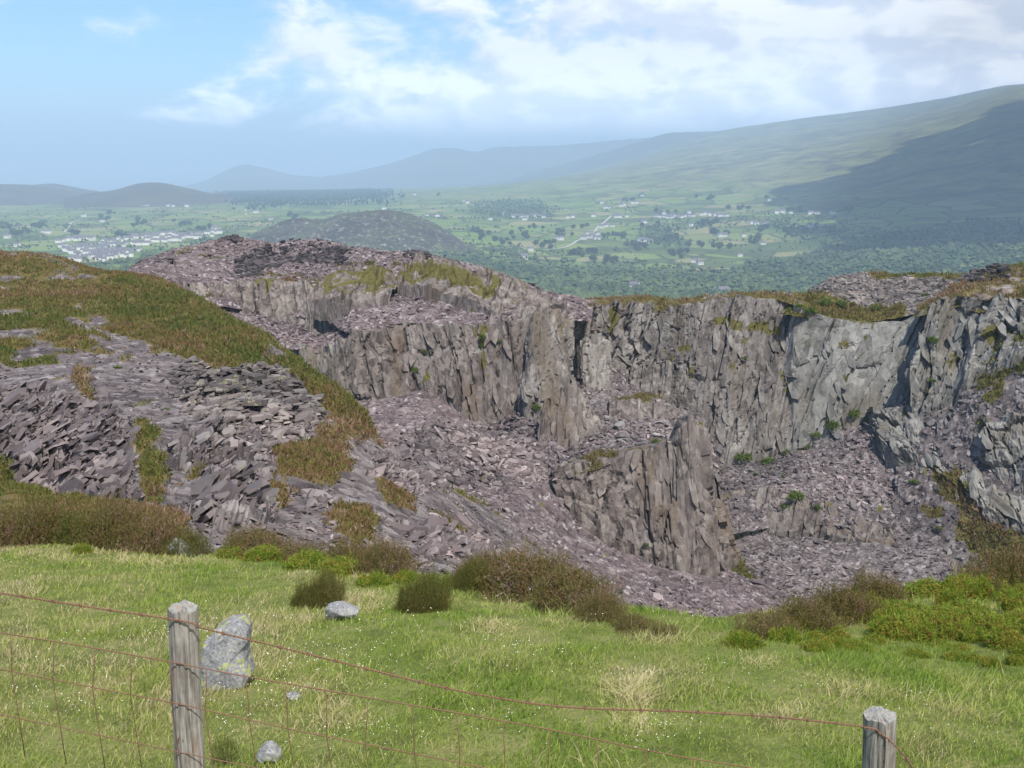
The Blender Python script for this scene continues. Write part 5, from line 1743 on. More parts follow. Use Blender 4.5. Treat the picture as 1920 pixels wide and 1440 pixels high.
slates_single(left, 60, 0.45, 1.1, M_SLABP, LB * pm(left, OUT4), 4, dip=(0.1, -0.2, 0.7), jit=0.3, thick=0.16, embed=0.1, lift=0.22)
slates_stuff(left, 6500, 0.22, 0.95, M_SLAB, LB * pm(left, OUT1 + OUT3 + OUT4), 5, dip=(-0.6, -0.25, 0.45), jit=0.30, thick=0.13)
slates_stuff(left, 3500, 0.25, 1.2, M_SLABL, LB * pm(left, OUT2), 6, dip=(-0.25, 0.05, 0.80), jit=0.26, thick=0.14)
slates_stuff(left, 13000, 0.06, 0.40, M_SLAB, LB, 7, jit=0.4, thick=0.16)
SB = bare(scree)
slates_single(scree, 120, 0.8, 2.2, M_SLAB, SB * pm(scree, [[(700, 830), (880, 800), (990, 830), (1060, 850), (1000, 900), (880, 900), (760, 870)]]), 8, jit=0.4, thick=0.2, lift=0.2)
slates_single(scree, 170, 0.6, 1.8, M_SLABP, SB, 9, jit=0.35)
slates_stuff(scree, 24000, 0.14, 0.72, M_SLABP, SB, 10, jit=0.4)
slates_stuff(scree, 4000, 0.4, 1.5, M_SLAB, SB * pm(scree, [[(680, 820), (880, 790), (1000, 780), (1060, 850), (1000, 910), (880, 910), (740, 880)]]), 11, jit=0.45, thick=0.2)
slates_single(floor, 120, 0.7, 1.8, M_SLAB, bare(floor), 12, jit=0.35)
slates_stuff(floor, 9500, 0.25, 1.0, M_SLAB, bare(floor), 13, jit=0.4)
slates_single(right, 130, 0.7, 1.9, M_SLABG, bare(right), 14, jit=0.4)
slates_stuff(right, 9000, 0.25, 1.1, M_SLAB, bare(right), 15, jit=0.4)
slates_single(rs, 140, 0.7, 2.0, M_SLABG, bare(rs), 16, jit=0.4, thick=0.2)
slates_stuff(rs, 9000, 0.25, 1.2, M_SLABG, bare(rs), 17, jit=0.45, thick=0.2)
TB = bare(tip)
DARK = [[(470, 475), (520, 455), (610, 455), (660, 475), (640, 495), (600, 500), (540, 495), (490, 510), (440, 520), (430, 510)], [(755, 468), (800, 470), (802, 492), (770, 495)], [(420, 444), (455, 444), (450, 456), (425, 456)]]
slates_single(tip, 110, 0.8, 2.4, M_SLABD, pm(tip, DARK, 8), 18, dip=(0, -0.1, 0.9), jit=0.25, thick=0.2, lift=0.25)
slates_stuff(tip, 3500, 0.5, 1.9, M_SLABD, pm(tip, DARK, 8), 19, dip=(0, -0.1, 0.9), jit=0.3, thick=0.2, name='dark_slates')
slates_single(tip, 120, 0.7, 1.7, M_SLABP, TB, 20, jit=0.35)
slates_stuff(tip, 9500, 0.3, 1.2, M_SLABP, TB, 21, jit=0.4)
slates_stuff(tip2, 4500, 0.25, 1.0, M_SLABG, bare(tip2), 22, jit=0.4)
slates_stuff(ledge, 3500, 0.3, 1.2, M_SLABP, bare(ledge), 23, jit=0.4)
slates_single(terr, 110, 0.8, 2.2, M_SLABG, bare(terr), 24, jit=0.4, thick=0.2, lift=0.2)
slates_stuff(terr, 7000, 0.25, 1.1, M_SLAB, bare(terr), 25, jit=0.42)
RD = [[(1785, 535), (1800, 512), (1840, 503), (1890, 505), (1888, 522), (1830, 530)]]
slates_single(rt, 70, 0.8, 2.4, M_SLABD, pm(rt, RD, 5), 26, dip=(0, -0.1, 0.9), jit=0.3, thick=0.25, lift=0.5)
slates_stuff(rt, 900, 0.5, 1.8, M_SLABD, pm(rt, RD, 5), 27, dip=(0, -0.1, 0.9), jit=0.35, thick=0.25, name='dark_slates')

# tall slabs that part from the walls
for (pt, n, lo, hi, mat, sd_) in ((cl_up, 40, 0.7, 1.6, M_WALL, 31), (cl_w1a, 24, 0.6, 1.5, M_WALLM, 32), (cl_w1, 80, 0.7, 2.0, M_WALL, 33), (cl_butt, 18, 0.6, 1.4, M_WALLM, 34), (cl_back, 90, 0.7, 2.0, M_WALLM, 35),
                                  (cl_rt, 40, 0.8, 2.4, M_WALLG, 36), (cl_tow, 60, 0.6, 1.8, M_WALL, 37), (cl_t2, 22, 0.5, 1.3, M_WALL, 38), (cl_low, 26, 0.5, 1.2, M_WALL, 39), (cl_crag, 50, 0.8, 2.2, M_WALLG, 40), (cl_crag2, 50, 0.8, 2.4, M_WALLG, 41), (cl_nose, 26, 0.6, 1.6, M_WALLG, 42)):
    h_, w_ = pt.P.shape[:2]
    rowT = np.linspace(0, 1, h_)[:, None] * np.ones((1, w_))
    slates_single(pt, n, lo, hi, mat, ((rowT > 0.25) & (rowT < 0.85)).astype(float), sd_, jit=0.13, thick=0.5, power=0.5, along=np.array([1.0, 0.0, 0.15]), embed=0.75, lift=0.0, tall=2.6)


# ------------------------------------------------------------------ heather cover and ferns inside the pit
def tuft_stuff(pt, n, size, mask, seed, tone=(0.15, 0.75), name='heather_cover', up=0.9, mat=None):
    r = np.random.default_rng(seed)
    p, N, i, j = pick(pt, n, r, mask, 1.0, False)
    s_ = size * (0.6 + 0.8 * r.random(n)) * np.clip(p[:, 1] / 70, 0.30, 1.0)
    k = 6
    Vs, Rs = [], []
    ton = np.clip(tone[0] + (tone[1] - tone[0]) * (0.5 + 0.25 * r.standard_normal(n) + 1.1 * fbm(p[:, 0] * 0.12, p[:, 1] * 0.12, p[:, 2] * 0.12, 3, seed)), 0, 1)
    for q_ in range(k):
        off = r.standard_normal((n, 3)) * np.array([0.55, 0.55, 0.12]) * s_[:, None]
        b = p + off
        g = np.array([0, 0, up]) + 0.55 * r.standard_normal((n, 3)) + 0.3 * N
        g /= np.linalg.norm(g, axis=1, keepdims=True)
        sd2 = np.cross(g, r.standard_normal((n, 3))); sd2 /= np.linalg.norm(sd2, axis=1, keepdims=True) + 1e-9
        w = s_[:, None] * 0.19
        Vs.append(np.stack([b - sd2 * w, b + sd2 * w, b + g * s_[:, None] * (0.7 + 0.5 * r.random((n, 1)))], 1))
        Rs.append(np.repeat(np.clip(ton + 0.08 * r.standard_normal(n), 0, 1), 3).reshape(n, 3))
    V = np.concatenate(Vs).reshape(-1, 3)
    o = add_mesh(name, V, np.arange(len(V)).reshape(-1, 3), mat or M_HEATH, {'rnd': np.concatenate(Rs).ravel()}, False, parent=pt.obj)
    return tag(o, kind='stuff')


tuft_stuff(left, 38000, 0.30, np.clip(left.at['veg'] - 0.25, 0, 1) ** 1.5, 51, (0.10, 0.80))
tuft_stuff(rs, 4000, 0.45, np.clip(rs.at['veg'] - 0.25, 0, 1) ** 1.5, 52, (0.15, 0.75))
tuft_stuff(rt, 3500, 0.45, np.clip(rt.at['veg'] - 0.25, 0, 1) ** 1.5, 53, (0.2, 0.8))
tuft_stuff(rim, 3500, 0.5, np.clip(rim.at['veg'] - 0.25, 0, 1) ** 1.5, 54, (0.3, 0.85))
tuft_stuff(tip2, 1800, 0.5, np.clip(tip2.at['veg'] - 0.25, 0, 1) ** 1.5, 55, (0.1, 0.6))
tuft_stuff(tip, 2500, 0.5, np.clip(tip.at['veg'] - 0.25, 0, 1) ** 1.5, 56, (0.15, 0.7))
tuft_stuff(floor, 900, 0.4, np.clip(floor.at['veg'] - 0.25, 0, 1) ** 1.5, 57, (0.0, 0.4))
tuft_stuff(terr, 900, 0.4, np.clip(terr.at['veg'] - 0.25, 0, 1) ** 1.5, 58, (0.2, 0.7))


def on_patch(pts, px, py):
    """nearest surveyed point of the given pit surfaces along a sight line"""
    best = None
    for pt in pts:
        ppx, ppy = proj(pt.P)
        d_ = (ppx - px) ** 2 + (ppy - py) ** 2
        i = np.unravel_index(np.argmin(d_), d_.shape)
        if d_[i] < 90 and (best is None or pt.P[i][1] < best[1] - 1.0):
            best = pt.P[i]
    return best


ALLP = [left, scree, floor, right, rs, terr, ledge, tip, cl_up, cl_w1, cl_w1a, cl_butt, cl_back, cl_rt, cl_crag, cl_crag2, cl_low, cl_tow, cl_t2, cl_t3, cl_t4, rim, tip2]
FERN = {'bright green fern clump growing on the slate cliff face': [(779, 694, 12), (905, 632, 14), (797, 660, 9), (903, 650, 10), (1395, 672, 10), (1228, 822, 16), (1210, 1024, 9), (1195, 1088, 9), (1005, 764, 13), (565, 690, 9), (935, 640, 8)],
        'bright green fern clump on the scree at the foot of the grey wall': [(1393, 858, 20), (1440, 868, 20), (1475, 850, 18), (1490, 928, 24), (1476, 950, 18), (1530, 950, 14), (1560, 798, 22), (1530, 815, 16), (1601, 775, 22), (1625, 788, 20), (1650, 770, 14), (1470, 893, 14), (1510, 838, 14), (1420, 888, 12), (1450, 880, 10)],
        'bright green fern clump in the clefts of the pale crag': [(1750, 640, 16), (1745, 735, 16), (1745, 715, 12), (1715, 905, 12), (1880, 650, 12), (1760, 990, 10)],
        'small green fern clump among the tilted slabs of the left bank': [(10, 890, 20), (145, 1020, 20), (290, 940, 20), (220, 690, 12), (160, 745, 10), (40, 760, 12), (310, 770, 9), (370, 820, 10), (175, 855, 10)],
        'bright green clump on the brow below the brown waste tip': [(1545, 570, 20), (1520, 575, 18), (1575, 572, 16), (1600, 570, 12), (1640, 580, 14), (1500, 566, 12), (1730, 555, 9)]}
for lab, lst in FERN.items():
    for (px, py, s_) in lst:
        b = on_patch(ALLP, px, py)
        if b is None:
            continue
        w = s_ / F * b[1] * 0.62
        shrub('fern_clump', 'fern', random.randrange(3), (b[0], b[1] - w * 0.3, b[2] - w * 0.15), (w * random.uniform(0.7, 1.5), w, 1), w * random.uniform(0.7, 1.2), lab, 'fern', lab.replace('small ', '').replace('bright ', '').replace('clump', 'clumps'), stems=False)

# cairn on the tip and fence posts along the far brow
c = on_patch([tip], 597, 452)
cairn = boulder_mesh('cairn_stone', 31, (0.55, 0.45, 0.75), M_BOULD, None, 16)
cairn.location = (c[0], c[1], c[2] + 0.75)
tag(cairn, 'pale upright stone on top of the purple waste tip', 'rock')
for (px, py) in ((1560, 531), (1612, 520), (1626, 517), (1646, 517), (1665, 517), (1770, 521)):
    b = on_patch([tip2], px, py)
    if b is None:
        continue
    pth = np.array([[0, 0, -0.3], [0.01, 0, 0.5], [0.03, 0, 1.15]])
    V, qd, cc = tube(pth, [0.07, 0.065, 0.06], 8)
    o = add_mesh('fence_post', V, [qd, cc], M_WOOD)
    o.location = tuple(b)
    tag(o, 'thin grey fence post on the brow of the brown waste tip', 'post', 'posts along the far brow')


# ------------------------------------------------------------------ houses of the valley
def house_proto(kind):
    """gabled house, one unit long, real proportions"""
    L, Wd, H, Rf = {'cottage': (10, 6.5, 4.6, 2.6), 'house': (11, 8, 5.8, 3.0), 'terrace': (6, 8, 5.6, 2.6), 'barn': (20, 9, 4.6, 2.8)}[kind]
    x, y = L / 2, Wd / 2
    wall = np.array([(-x, -y, -2), (x, -y, -2), (x, y, -2), (-x, y, -2), (-x, -y, H), (x, -y, H), (x, y, H), (-x, y, H), (-x, 0, H + Rf - 0.05), (x, 0, H + Rf - 0.05)])
    wf = [np.array([(0, 1, 5, 4), (2, 3, 7, 6), (1, 2, 6, 5), (3, 0, 4, 7)]), np.array([(4, 8, 7), (5, 6, 9)])]
    e, o = 0.35, 0.5
    roof = []
    for s_ in (-1, 1):
        roof += [(-x - e, s_ * (y + o), H - o * Rf / y * 0.6), (x + e, s_ * (y + o), H - o * Rf / y * 0.6)]
    rv = np.array(roof + [(-x - e, 0, H + Rf), (x + e, 0, H + Rf)])
    rv = np.concatenate([rv, rv + np.array([0, 0, 0.25])])
    rf = np.array([(0, 1, 5, 4), (2, 4, 5, 3), (6, 10, 11, 7), (8, 9, 11, 10), (0, 6, 7, 1), (2, 3, 9, 8)])
    ch = []
    for cxx in ((-x + 0.6,) if kind == 'terrace' else (-x + 0.6, x - 0.6)):
        a = 0.45
        base = np.array([(cxx - a, -a, H + Rf - 0.6), (cxx + a, -a, H + Rf - 0.6), (cxx + a, a, H + Rf - 0.6), (cxx - a, a, H + Rf - 0.6)])
        top = base + np.array([0, 0, 1.9])
        ch.append((np.concatenate([base, top]), [(0, 1, 5, 4), (1, 2, 6, 5), (2, 3, 7, 6), (3, 0, 4, 7), (4, 5, 6, 7)], []))
    chV, chF = join(ch)
    win = []
    nx = max(2, int(L / 3))
    for k in range(nx):
        for zz in ((1.0, 3.4) if H > 5 else (1.2,)):
            wx = -x + L * (k + 0.5) / nx
            a, hgt = 0.55, 1.3
            win.append((np.array([(wx - a, -y - 0.04, zz), (wx + a, -y - 0.04, zz), (wx + a, -y - 0.04, zz + hgt), (wx - a, -y - 0.04, zz + hgt)]), [(0, 1, 2, 3)], []))
    out = []
    for nm, V, f_, m in (('wall', wall, wf, M_HWALL), ('roof', rv, rf, M_HROOF), ('chimney', chV, chF, M_HROOF)):
        ob = add_mesh(nm, V, f_, m)
        out.append((nm, ob.data))
        COL.objects.unlink(ob); bpy.data.objects.remove(ob)
    wins = []
    for V, f_, _ in win:
        ob = add_mesh('window', V, np.array(f_), M_GLASS)
        wins.append(ob.data)
        COL.objects.unlink(ob); bpy.data.objects.remove(ob)
    return out, wins


HP = {k: house_proto(k) for k in ('cottage', 'house', 'terrace', 'barn')}


def house(kind, p, rz, label, group=None, windows=False, scale=1.0):
    root = empty({'cottage': 'cottage', 'house': 'house', 'terrace': 'terraced_house', 'barn': 'barn'}[kind], tuple(p), rz)
    root.scale = (scale,) * 3
    parts, wins = HP[kind]
    for nm, me in parts:
        o = bpy.data.objects.new(nm, me); COL.objects.link(o); o.parent = root
    if windows:
        for me in wins:
            o = bpy.data.objects.new('window', me); COL.objects.link(o); o.parent = root
    return tag(root, label, 'house' if kind != 'barn' else 'barn', group)


# the town: terraces in rows that follow the slope
TOWN = [((105, 456), (160, 449), 9), ((120, 464), (175, 470), 7), ((110, 462), (150, 484), 8), ((140, 466), (225, 455), 12), ((150, 472), (240, 461), 13), ((160, 478), (235, 471), 10), ((170, 484), (245, 474), 10), ((150, 486), (205, 485), 7), ((180, 490), (250, 481), 8),
        ((190, 456), (250, 449), 8), ((240, 449), (300, 442), 8), ((262, 446), (330, 439), 10), ((275, 450), (345, 445), 9), ((285, 455), (340, 452), 7), ((330, 450), (400, 444), 8), ((340, 443), (418, 437), 11), ((230, 478), (268, 469), 5), ((205, 463), (260, 458), 6), ((300, 441), (330, 440), 3), ((125, 452), (165, 450), 5), ((130, 488), (150, 490), 3), ((250, 462), (285, 458), 4)]
for (a, b, n) in TOWN:
    for k in range(n):
        f = (k + 0.5) / n
        px, py = a[0] + (b[0] - a[0]) * f, a[1] + (b[1] - a[1]) * f
        p = on_valley(px + random.uniform(-2.5, 2.5), py + random.uniform(-1.8, 1.8))
        if py < 457 and px < 170:
            lab, grp = 'small pale house in the upper terrace set apart from the town', 'upper terrace of the town'
        elif px > 325:
            lab, grp = 'small pale house in the long rows where the town nears the slate tip', 'long rows of the town'
        elif px > 240 and py < 458:
            lab, grp = 'small pale house where the middle of the town narrows', 'narrow middle of the town'
        elif py > 479:
            lab, grp = 'small pale house on the lowest edge of the town beside the dark trees', 'lowest edge of the town'
        else:
            lab, grp = 'small pale house in the crowded wide end of the town', 'wide end of the town'
        house('terrace' if random.random() < 0.6 else 'house', p, random.uniform(-0.15, 0.25), lab, grp, scale=random.uniform(1.0, 1.35))
FARM = [
    ('white cottage among trees on the green slope above the town', 'cottages above the town', [(14, 447), (32, 463), (82, 437), (90, 438), (157, 407), (192, 417), (268, 388), (276, 388), (315, 387), (325, 387), (350, 388), (172, 451), (402, 432)]),
    ('white farmhouse below the dark conifer plantation', 'farmhouses below the plantation', [(486, 377), (497, 385), (508, 413), (731, 370), (777, 366), (845, 354), (720, 393), (480, 400)]),
    ('white cottage beside the craggy hill', 'cottages beside the craggy hill', [(819, 407), (802, 405), (876, 381), (872, 378)]),
    ('small white house in the terrace under the dark wooded knoll', 'terrace under the knoll', [(946, 403), (962, 408), (970, 408), (978, 408), (986, 408), (994, 407), (1002, 407), (1010, 407), (1018, 408), (984, 413), (1065, 409), (1073, 408), (919, 413)]),
    ('small white house scattered on the upper slope below the mountain', 'houses on the upper slope', [(1128, 382), (1135, 391), (1142, 391), (1165, 387), (1172, 386), (1186, 382), (1193, 381), (1204, 369), (1113, 406), (1155, 407), (1162, 406), (1175, 407), (1205, 418), (1208, 419)]),
    ('white house in the hamlet by the crossroads among the green fields', 'hamlet by the crossroads', [(1094, 450), (1103, 447), (1110, 446), (1117, 448), (1123, 449), (1102, 441), (1120, 441), (1128, 427), (1136, 426), (1148, 426)]),
    ('white house in the long village row below the mountain', 'village row', [(1230, 407), (1238, 408), (1246, 408), (1254, 407), (1262, 408), (1270, 408), (1278, 408), (1285, 407), (1293, 407), (1245, 402), (1292, 400), (1300, 407), (1315, 403), (1323, 404), (1331, 405), (1339, 406), (1348, 406), (1356, 407), (1362, 406)]),
    ('white house beside trees near the foot of the shadowed mountain', 'houses near the shadowed mountain', [(1443, 375), (1455, 400), (1467, 400), (1482, 401), (1520, 402), (1527, 402), (1534, 402), (1562, 401), (1336, 416), (1295, 424), (1410, 420), (1418, 421), (1428, 422), (1437, 422), (1501, 427), (1519, 427), (1350, 444), (1358, 445), (1394, 444), (1431, 458)]),
    ('white house among trees on the lower wooded valley side', 'houses among the lower woods', [(1200, 453), (1207, 453), (1214, 453), (1219, 455), (1044, 450), (1052, 451), (995, 472), (983, 486), (1302, 493), (1312, 496), (1387, 480), (1190, 542), (1355, 553), (1235, 519)]),
]
for lab, grp, lst in FARM:
    for (px, py) in lst:
        p = on_valley(px, py)
        near = py > 425
        house(random.choice(['cottage', 'house', 'house']), p, random.uniform(-0.5, 0.5), lab, grp, windows=near, scale=random.uniform(1.15, 1.5))
for (px, py, lab) in [(1012, 407, 'long pale barn at the end of the terrace under the knoll'), (1158, 408, 'long grey barn above the hamlet by the crossroads'), (1255, 408, 'long pale barn in the village row')]:
    house('barn', on_valley(px, py + 1), 0.1, lab, None, scale=1.3)

# lanes
for pts in ([(120, 437), (130, 428), (134, 418), (150, 413)], [(462, 405), (462, 392), (473, 384)], [(1114, 440), (1120, 428), (1135, 415), (1146, 406)], [(1020, 470), (1060, 463), (1085, 452), (1098, 447)], [(1572, 450), (1570, 445), (1576, 440)], [(150, 434), (200, 432), (235, 430)]):
    P = np.array([on_valley(x, y) for x, y in pts])
    t = np.linspace(0, len(P) - 1, 40)
    P = catmull(40, len(P), t) @ P
    tgx = np.gradient(P, axis=0); nrm = np.stack([-tgx[:, 1], tgx[:, 0], 0 * tgx[:, 0]], 1); nrm /= np.linalg.norm(nrm, axis=1, keepdims=True)
    V = np.concatenate([P + nrm * 3.2, P - nrm * 3.2]) + np.array([0, 0, 2.0])
    f_ = np.array([(k, 40 + k, 41 + k, k + 1) for k in range(39)])
    tag(add_mesh('lane', V, f_, M_LANE), kind='structure')


# ------------------------------------------------------------------ trees
def crown(seed, n=70, leaf=0.34):
    r = np.random.default_rng(seed)
    D = r.standard_normal((n, 3)); D /= np.linalg.norm(D, axis=1, keepdims=True)
    rad = (0.45 + 0.55 * r.random(n) ** 0.4) * (1 + 0.35 * fbm(D[:, 0] * 2, D[:, 1] * 2, D[:, 2] * 2, 2, seed))
    p = D * rad[:, None] * np.array([0.5, 0.5, 0.38]) + np.array([0, 0, 0.60])
    k = 6
    Vs, Rs = [], []
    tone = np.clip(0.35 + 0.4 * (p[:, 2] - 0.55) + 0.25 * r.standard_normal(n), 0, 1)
    for _ in range(k):
        c = p + 0.06 * r.standard_normal((n, 3))
        a = r.standard_normal((n, 3)) * leaf * 0.36; b = r.standard_normal((n, 3)) * leaf * 0.36
        Vs.append(np.stack([c - a * 0.5, c + a * 0.5, c + b], 1))
        Rs.append(np.repeat(np.clip(tone + 0.1 * r.standard_normal(n), 0, 1), 3))
    V = np.concatenate(Vs).reshape(-1, 3)
    return V, np.arange(len(V)).reshape(-1, 3), np.concatenate(Rs)


CROWN = []
for s_ in range(5):
    V, t, R = crown(40 + s_)
    o = add_mesh('crown', V, t, M_TREE, {'rnd': R}); CROWN.append(o.data); COL.objects.unlink(o); bpy.data.objects.remove(o)
V, fs = join([tube([(0, 0, -0.1), (0.01, 0, 0.25), (0.0, 0.01, 0.6)], [0.045, 0.035, 0.012], 6), tube([(0.0, 0, 0.28), (0.12, 0.04, 0.5), (0.2, 0.06, 0.62)], [0.02, 0.014, 0.005], 5), tube([(0.0, 0, 0.25), (-0.1, -0.06, 0.46), (-0.18, -0.05, 0.6)], [0.02, 0.014, 0.005], 5)])
o = add_mesh('trunk', V, fs, M_BARK); TRUNK = o.data; COL.objects.unlink(o); bpy.data.objects.remove(o)


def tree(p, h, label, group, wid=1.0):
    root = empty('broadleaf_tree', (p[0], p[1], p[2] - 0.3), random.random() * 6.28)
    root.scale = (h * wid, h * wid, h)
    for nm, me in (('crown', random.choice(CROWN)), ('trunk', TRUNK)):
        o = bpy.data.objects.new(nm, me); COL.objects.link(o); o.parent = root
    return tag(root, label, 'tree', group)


def clump(cx, cy, rx, ry, n, lab, grp, lo=9, hi=15):
    for _ in range(n):
        a, r_ = random.random() * 6.28, math.sqrt(random.random())
        tree(on_valley(cx + rx * r_ * math.cos(a), cy + ry * r_ * math.sin(a)), random.uniform(lo, hi), lab, grp, random.uniform(0.9, 1.3))


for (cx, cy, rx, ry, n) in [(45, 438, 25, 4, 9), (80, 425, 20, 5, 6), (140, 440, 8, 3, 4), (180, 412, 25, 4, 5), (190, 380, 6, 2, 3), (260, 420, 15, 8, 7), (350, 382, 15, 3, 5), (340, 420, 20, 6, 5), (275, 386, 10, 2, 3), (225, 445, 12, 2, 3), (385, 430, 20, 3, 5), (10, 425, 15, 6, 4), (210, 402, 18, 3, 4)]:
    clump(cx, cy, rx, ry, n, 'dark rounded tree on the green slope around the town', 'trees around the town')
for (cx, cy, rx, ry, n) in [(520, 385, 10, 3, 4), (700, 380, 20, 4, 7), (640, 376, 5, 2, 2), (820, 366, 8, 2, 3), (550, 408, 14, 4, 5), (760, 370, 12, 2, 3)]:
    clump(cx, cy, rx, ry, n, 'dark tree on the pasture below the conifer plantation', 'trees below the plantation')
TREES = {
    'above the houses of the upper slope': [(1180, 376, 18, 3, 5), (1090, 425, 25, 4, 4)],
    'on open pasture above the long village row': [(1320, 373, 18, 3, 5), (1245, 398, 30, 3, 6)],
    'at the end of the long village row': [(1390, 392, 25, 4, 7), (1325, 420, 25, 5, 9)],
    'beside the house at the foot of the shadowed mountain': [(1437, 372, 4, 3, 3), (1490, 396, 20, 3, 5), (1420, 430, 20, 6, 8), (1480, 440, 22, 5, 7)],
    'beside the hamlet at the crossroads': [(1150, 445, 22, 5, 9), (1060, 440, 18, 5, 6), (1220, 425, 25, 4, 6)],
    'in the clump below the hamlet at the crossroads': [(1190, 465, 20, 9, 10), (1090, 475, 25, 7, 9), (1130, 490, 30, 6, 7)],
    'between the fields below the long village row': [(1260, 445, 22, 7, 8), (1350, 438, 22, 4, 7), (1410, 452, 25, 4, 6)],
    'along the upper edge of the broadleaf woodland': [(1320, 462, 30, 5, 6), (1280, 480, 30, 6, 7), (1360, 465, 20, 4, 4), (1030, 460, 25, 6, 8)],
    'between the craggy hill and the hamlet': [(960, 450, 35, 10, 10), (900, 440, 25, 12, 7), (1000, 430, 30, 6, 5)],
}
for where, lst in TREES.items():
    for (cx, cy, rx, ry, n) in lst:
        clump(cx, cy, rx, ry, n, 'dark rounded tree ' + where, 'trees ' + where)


def wood_stuff(name, label, polys, n, lo, hi, seed, mat, conif=False, vt=valley):
    r = np.random.default_rng(seed)
    m = poly_mask(vt.base, vt.px, vt.py, polys, 22, 0.004, 5)
    p, N, i, j = pick(vt, n, r, m, 0.8, False)
    h = lo + (hi - lo) * r.random(n)
    ico = np.array([(0, 0, 1.0), (0.9, 0, 0.25), (0.28, 0.85, 0.3), (-0.73, 0.53, 0.2), (-0.73, -0.53, 0.3), (0.28, -0.85, 0.25), (0.1, 0.0, -0.7)])
    if conif:
        ico = ico * np.array([0.55, 0.55, 1.0])
    f_ = np.array([(0, 1, 2), (0, 2, 3), (0, 3, 4), (0, 4, 5), (0, 5, 1), (6, 2, 1), (6, 3, 2), (6, 4, 3), (6, 5, 4), (6, 1, 5)])
    V = p[:, None] + (ico[None] * (1 + 0.3 * r.standard_normal((n, 7, 1)))) * (h * 0.5)[:, None, None] * np.array([1, 1, 0.9]) + np.array([0, 0, 1]) * (h * 0.45)[:, None, None]
    Fc = (np.arange(n)[:, None, None] * 7 + f_[None]).reshape(-1, 3)
    R = np.clip(np.repeat((0.45 + 0.22 * r.standard_normal(n) + 0.7 * fbm(p[:, 0] / 160, p[:, 1] / 160, 0 * p[:, 0], 3, 8))[:, None], 7, 1) + 0.15 * r.standard_normal((n, 7)), 0, 1)
    o = add_mesh(name, V.reshape(-1, 3), Fc, mat, {'rnd': R.ravel()})
    return tag(o, label, 'trees', kind='stuff')


wood_stuff('woodland', 'dense broadleaf woodland covering the lower valley side', WOODS, 17000, 7, 14, 61, M_TREE)
wood_stuff('conifer_plantation', 'long dark conifer plantation on the far skyline', [CONIF], 8000, 14, 22, 62, M_CONIF, True)

def scrub_mask():
    x, y = valley.base[..., 0], valley.base[..., 1]
    w = worley(x / 130, y / 130, 3)
    line = np.clip(1 - w[1] / 0.16, 0, 1)
    n = fbm(x / 220, y / 220, 0 * x, 3, 14)
    zone = (valley.py > 378) & (valley.py < 520) & (valley.px > -150) & (valley.px < 1650) & (valley.at['wood'] < 0.3)
    fade = np.clip((valley.py - 372) / 40, 0.15, 1)
    return zone * fade * (line * np.clip(0.3 + n, 0, 1) + 0.5 * np.clip(n - 0.2, 0, 1))


def scrub(n, seed):
    r = np.random.default_rng(seed)
    p, N, i, j = pick(valley, n, r, scrub_mask(), 0.7, False)
    h = 3 + 6 * r.random(n)
    oct_ = np.array([(0, 0, 1.0), (0.8, 0.1, 0.2), (0.1, 0.8, 0.25), (-0.8, 0, 0.3), (0, -0.8, 0.2), (0, 0, -0.5)])
    f_ = np.array([(0, 1, 2), (0, 2, 3), (0, 3, 4), (0, 4, 1), (5, 2, 1), (5, 3, 2), (5, 4, 3), (5, 1, 4)])
    V = p[:, None] + oct_[None] * (1 + 0.3 * r.standard_normal((n, 6, 1))) * (h * 0.5)[:, None, None] + np.array([0, 0, 1]) * (h * 0.35)[:, None, None]
    R = np.repeat(np.clip(0.5 + 0.25 * r.standard_normal(n), 0, 1)[:, None], 6, 1)
    o = add_mesh('hedgerow_scrub', V.reshape(-1, 3), (np.arange(n)[:, None, None] * 6 + f_[None]).reshape(-1, 3), M_TREE, {'rnd': R.ravel()})
    return tag(o, 'dark hedges and scrub lining the small fields of the valley', 'hedges', kind='stuff')


scrub(6500, 63)

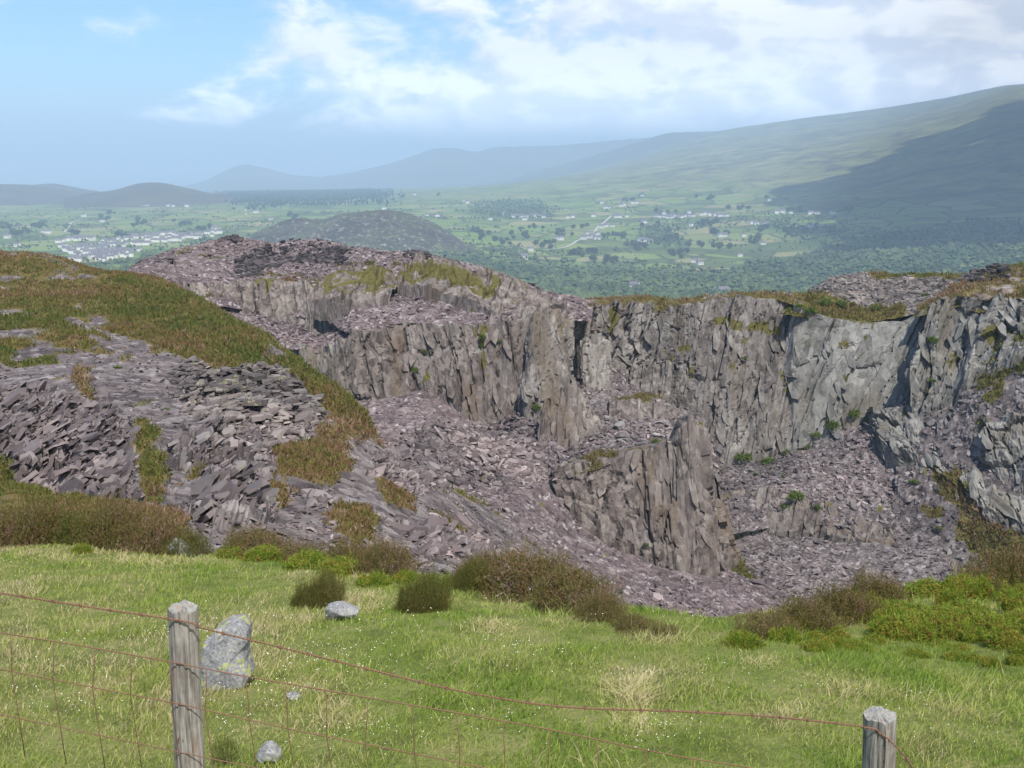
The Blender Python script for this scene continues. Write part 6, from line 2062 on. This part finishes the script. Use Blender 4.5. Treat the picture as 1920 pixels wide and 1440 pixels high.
# ------------------------------------------------------------------ cloud whose shadow lies on the mountain
CLOUD_Z = 950.0
sh = np.array([sun_dir.x, sun_dir.y]) / math.tan(SUN_EL) / math.hypot(sun_dir.x, sun_dir.y) * CLOUD_Z
r = np.random.default_rng(77)
poly_sh = np.array([(1000, 3700), (1500, 4250), (2000, 4700), (2500, 5300), (4800, 6300), (4800, 2300), (1400, 1900), (860, 2150), (960, 2600), (1050, 3050)], float)
pts = []
while len(pts) < 560:
    x, y = r.uniform(800, 4800), r.uniform(1900, 6300)
    if in_poly(np.array([x]), np.array([y]), poly_sh)[0]:
        pts.append((x + sh[0], y + sh[1]))
parts = []
uu, vv = np.meshgrid(np.linspace(0, 2 * np.pi, 9, endpoint=False), np.linspace(0.05, np.pi - 0.05, 6))
D = np.stack([np.cos(uu) * np.sin(vv), np.sin(uu) * np.sin(vv), np.cos(vv)], -1)
for k, (x, y) in enumerate(pts):
    R_ = r.uniform(110, 230)
    bump = 1 + 0.25 * fbm(D[..., 0] * 2 + k, D[..., 1] * 2, D[..., 2] * 2, 3, k)
    P = D * bump[..., None] * R_ * np.array([1, 1, 0.75])
    P[..., 2] = np.maximum(P[..., 2], -35) + r.uniform(0, 120)
    P = P + np.array([x, y, CLOUD_Z])
    nv_, nu_ = uu.shape
    i = np.arange(nv_ - 1)[:, None] * nu_; j = np.arange(nu_)[None]
    q_ = np.stack([i + j, i + nu_ + j, i + nu_ + (j + 1) % nu_, i + (j + 1) % nu_], -1).reshape(-1, 4)
    parts.append((P.reshape(-1, 3), q_, []))
V, fs = join(parts)
m_cl, T = new_mat('cloud_white')
finish(T, (0.9, 0.9, 0.9, 1.0), 1.0, None, 0.0, transl=0.4)
cl = add_mesh('cloud', V, fs, m_cl, None, True)
tag(cl, 'broad white cumulus cloud drifting over the mountain flank', 'cloud', kind='stuff')

# ------------------------------------------------------------------ air
HZ = [(-31000, -5000, -441), (31000, -5000, -441), (31000, 43000, -441), (-31000, 43000, -441)]
HV = np.array(HZ + [(x, y, 640) for x, y, z in HZ], float)
HF = np.array([[0, 3, 2, 1], [4, 5, 6, 7], [0, 1, 5, 4], [1, 2, 6, 5], [2, 3, 7, 6], [3, 0, 4, 7]])
m_haze, T = new_mat('haze_air')
hv = T.n('ShaderNodeVolumePrincipled', Color=(0.53, 0.755, 1.0, 1.0), Density=0.00015, Anisotropy=-0.22)
T.n('ShaderNodeOutputMaterial', Volume=hv)
haze = add_mesh('haze', HV, HF, m_haze)
tag(haze, 'pale blue summer haze filling the valley air', 'haze', kind='stuff')
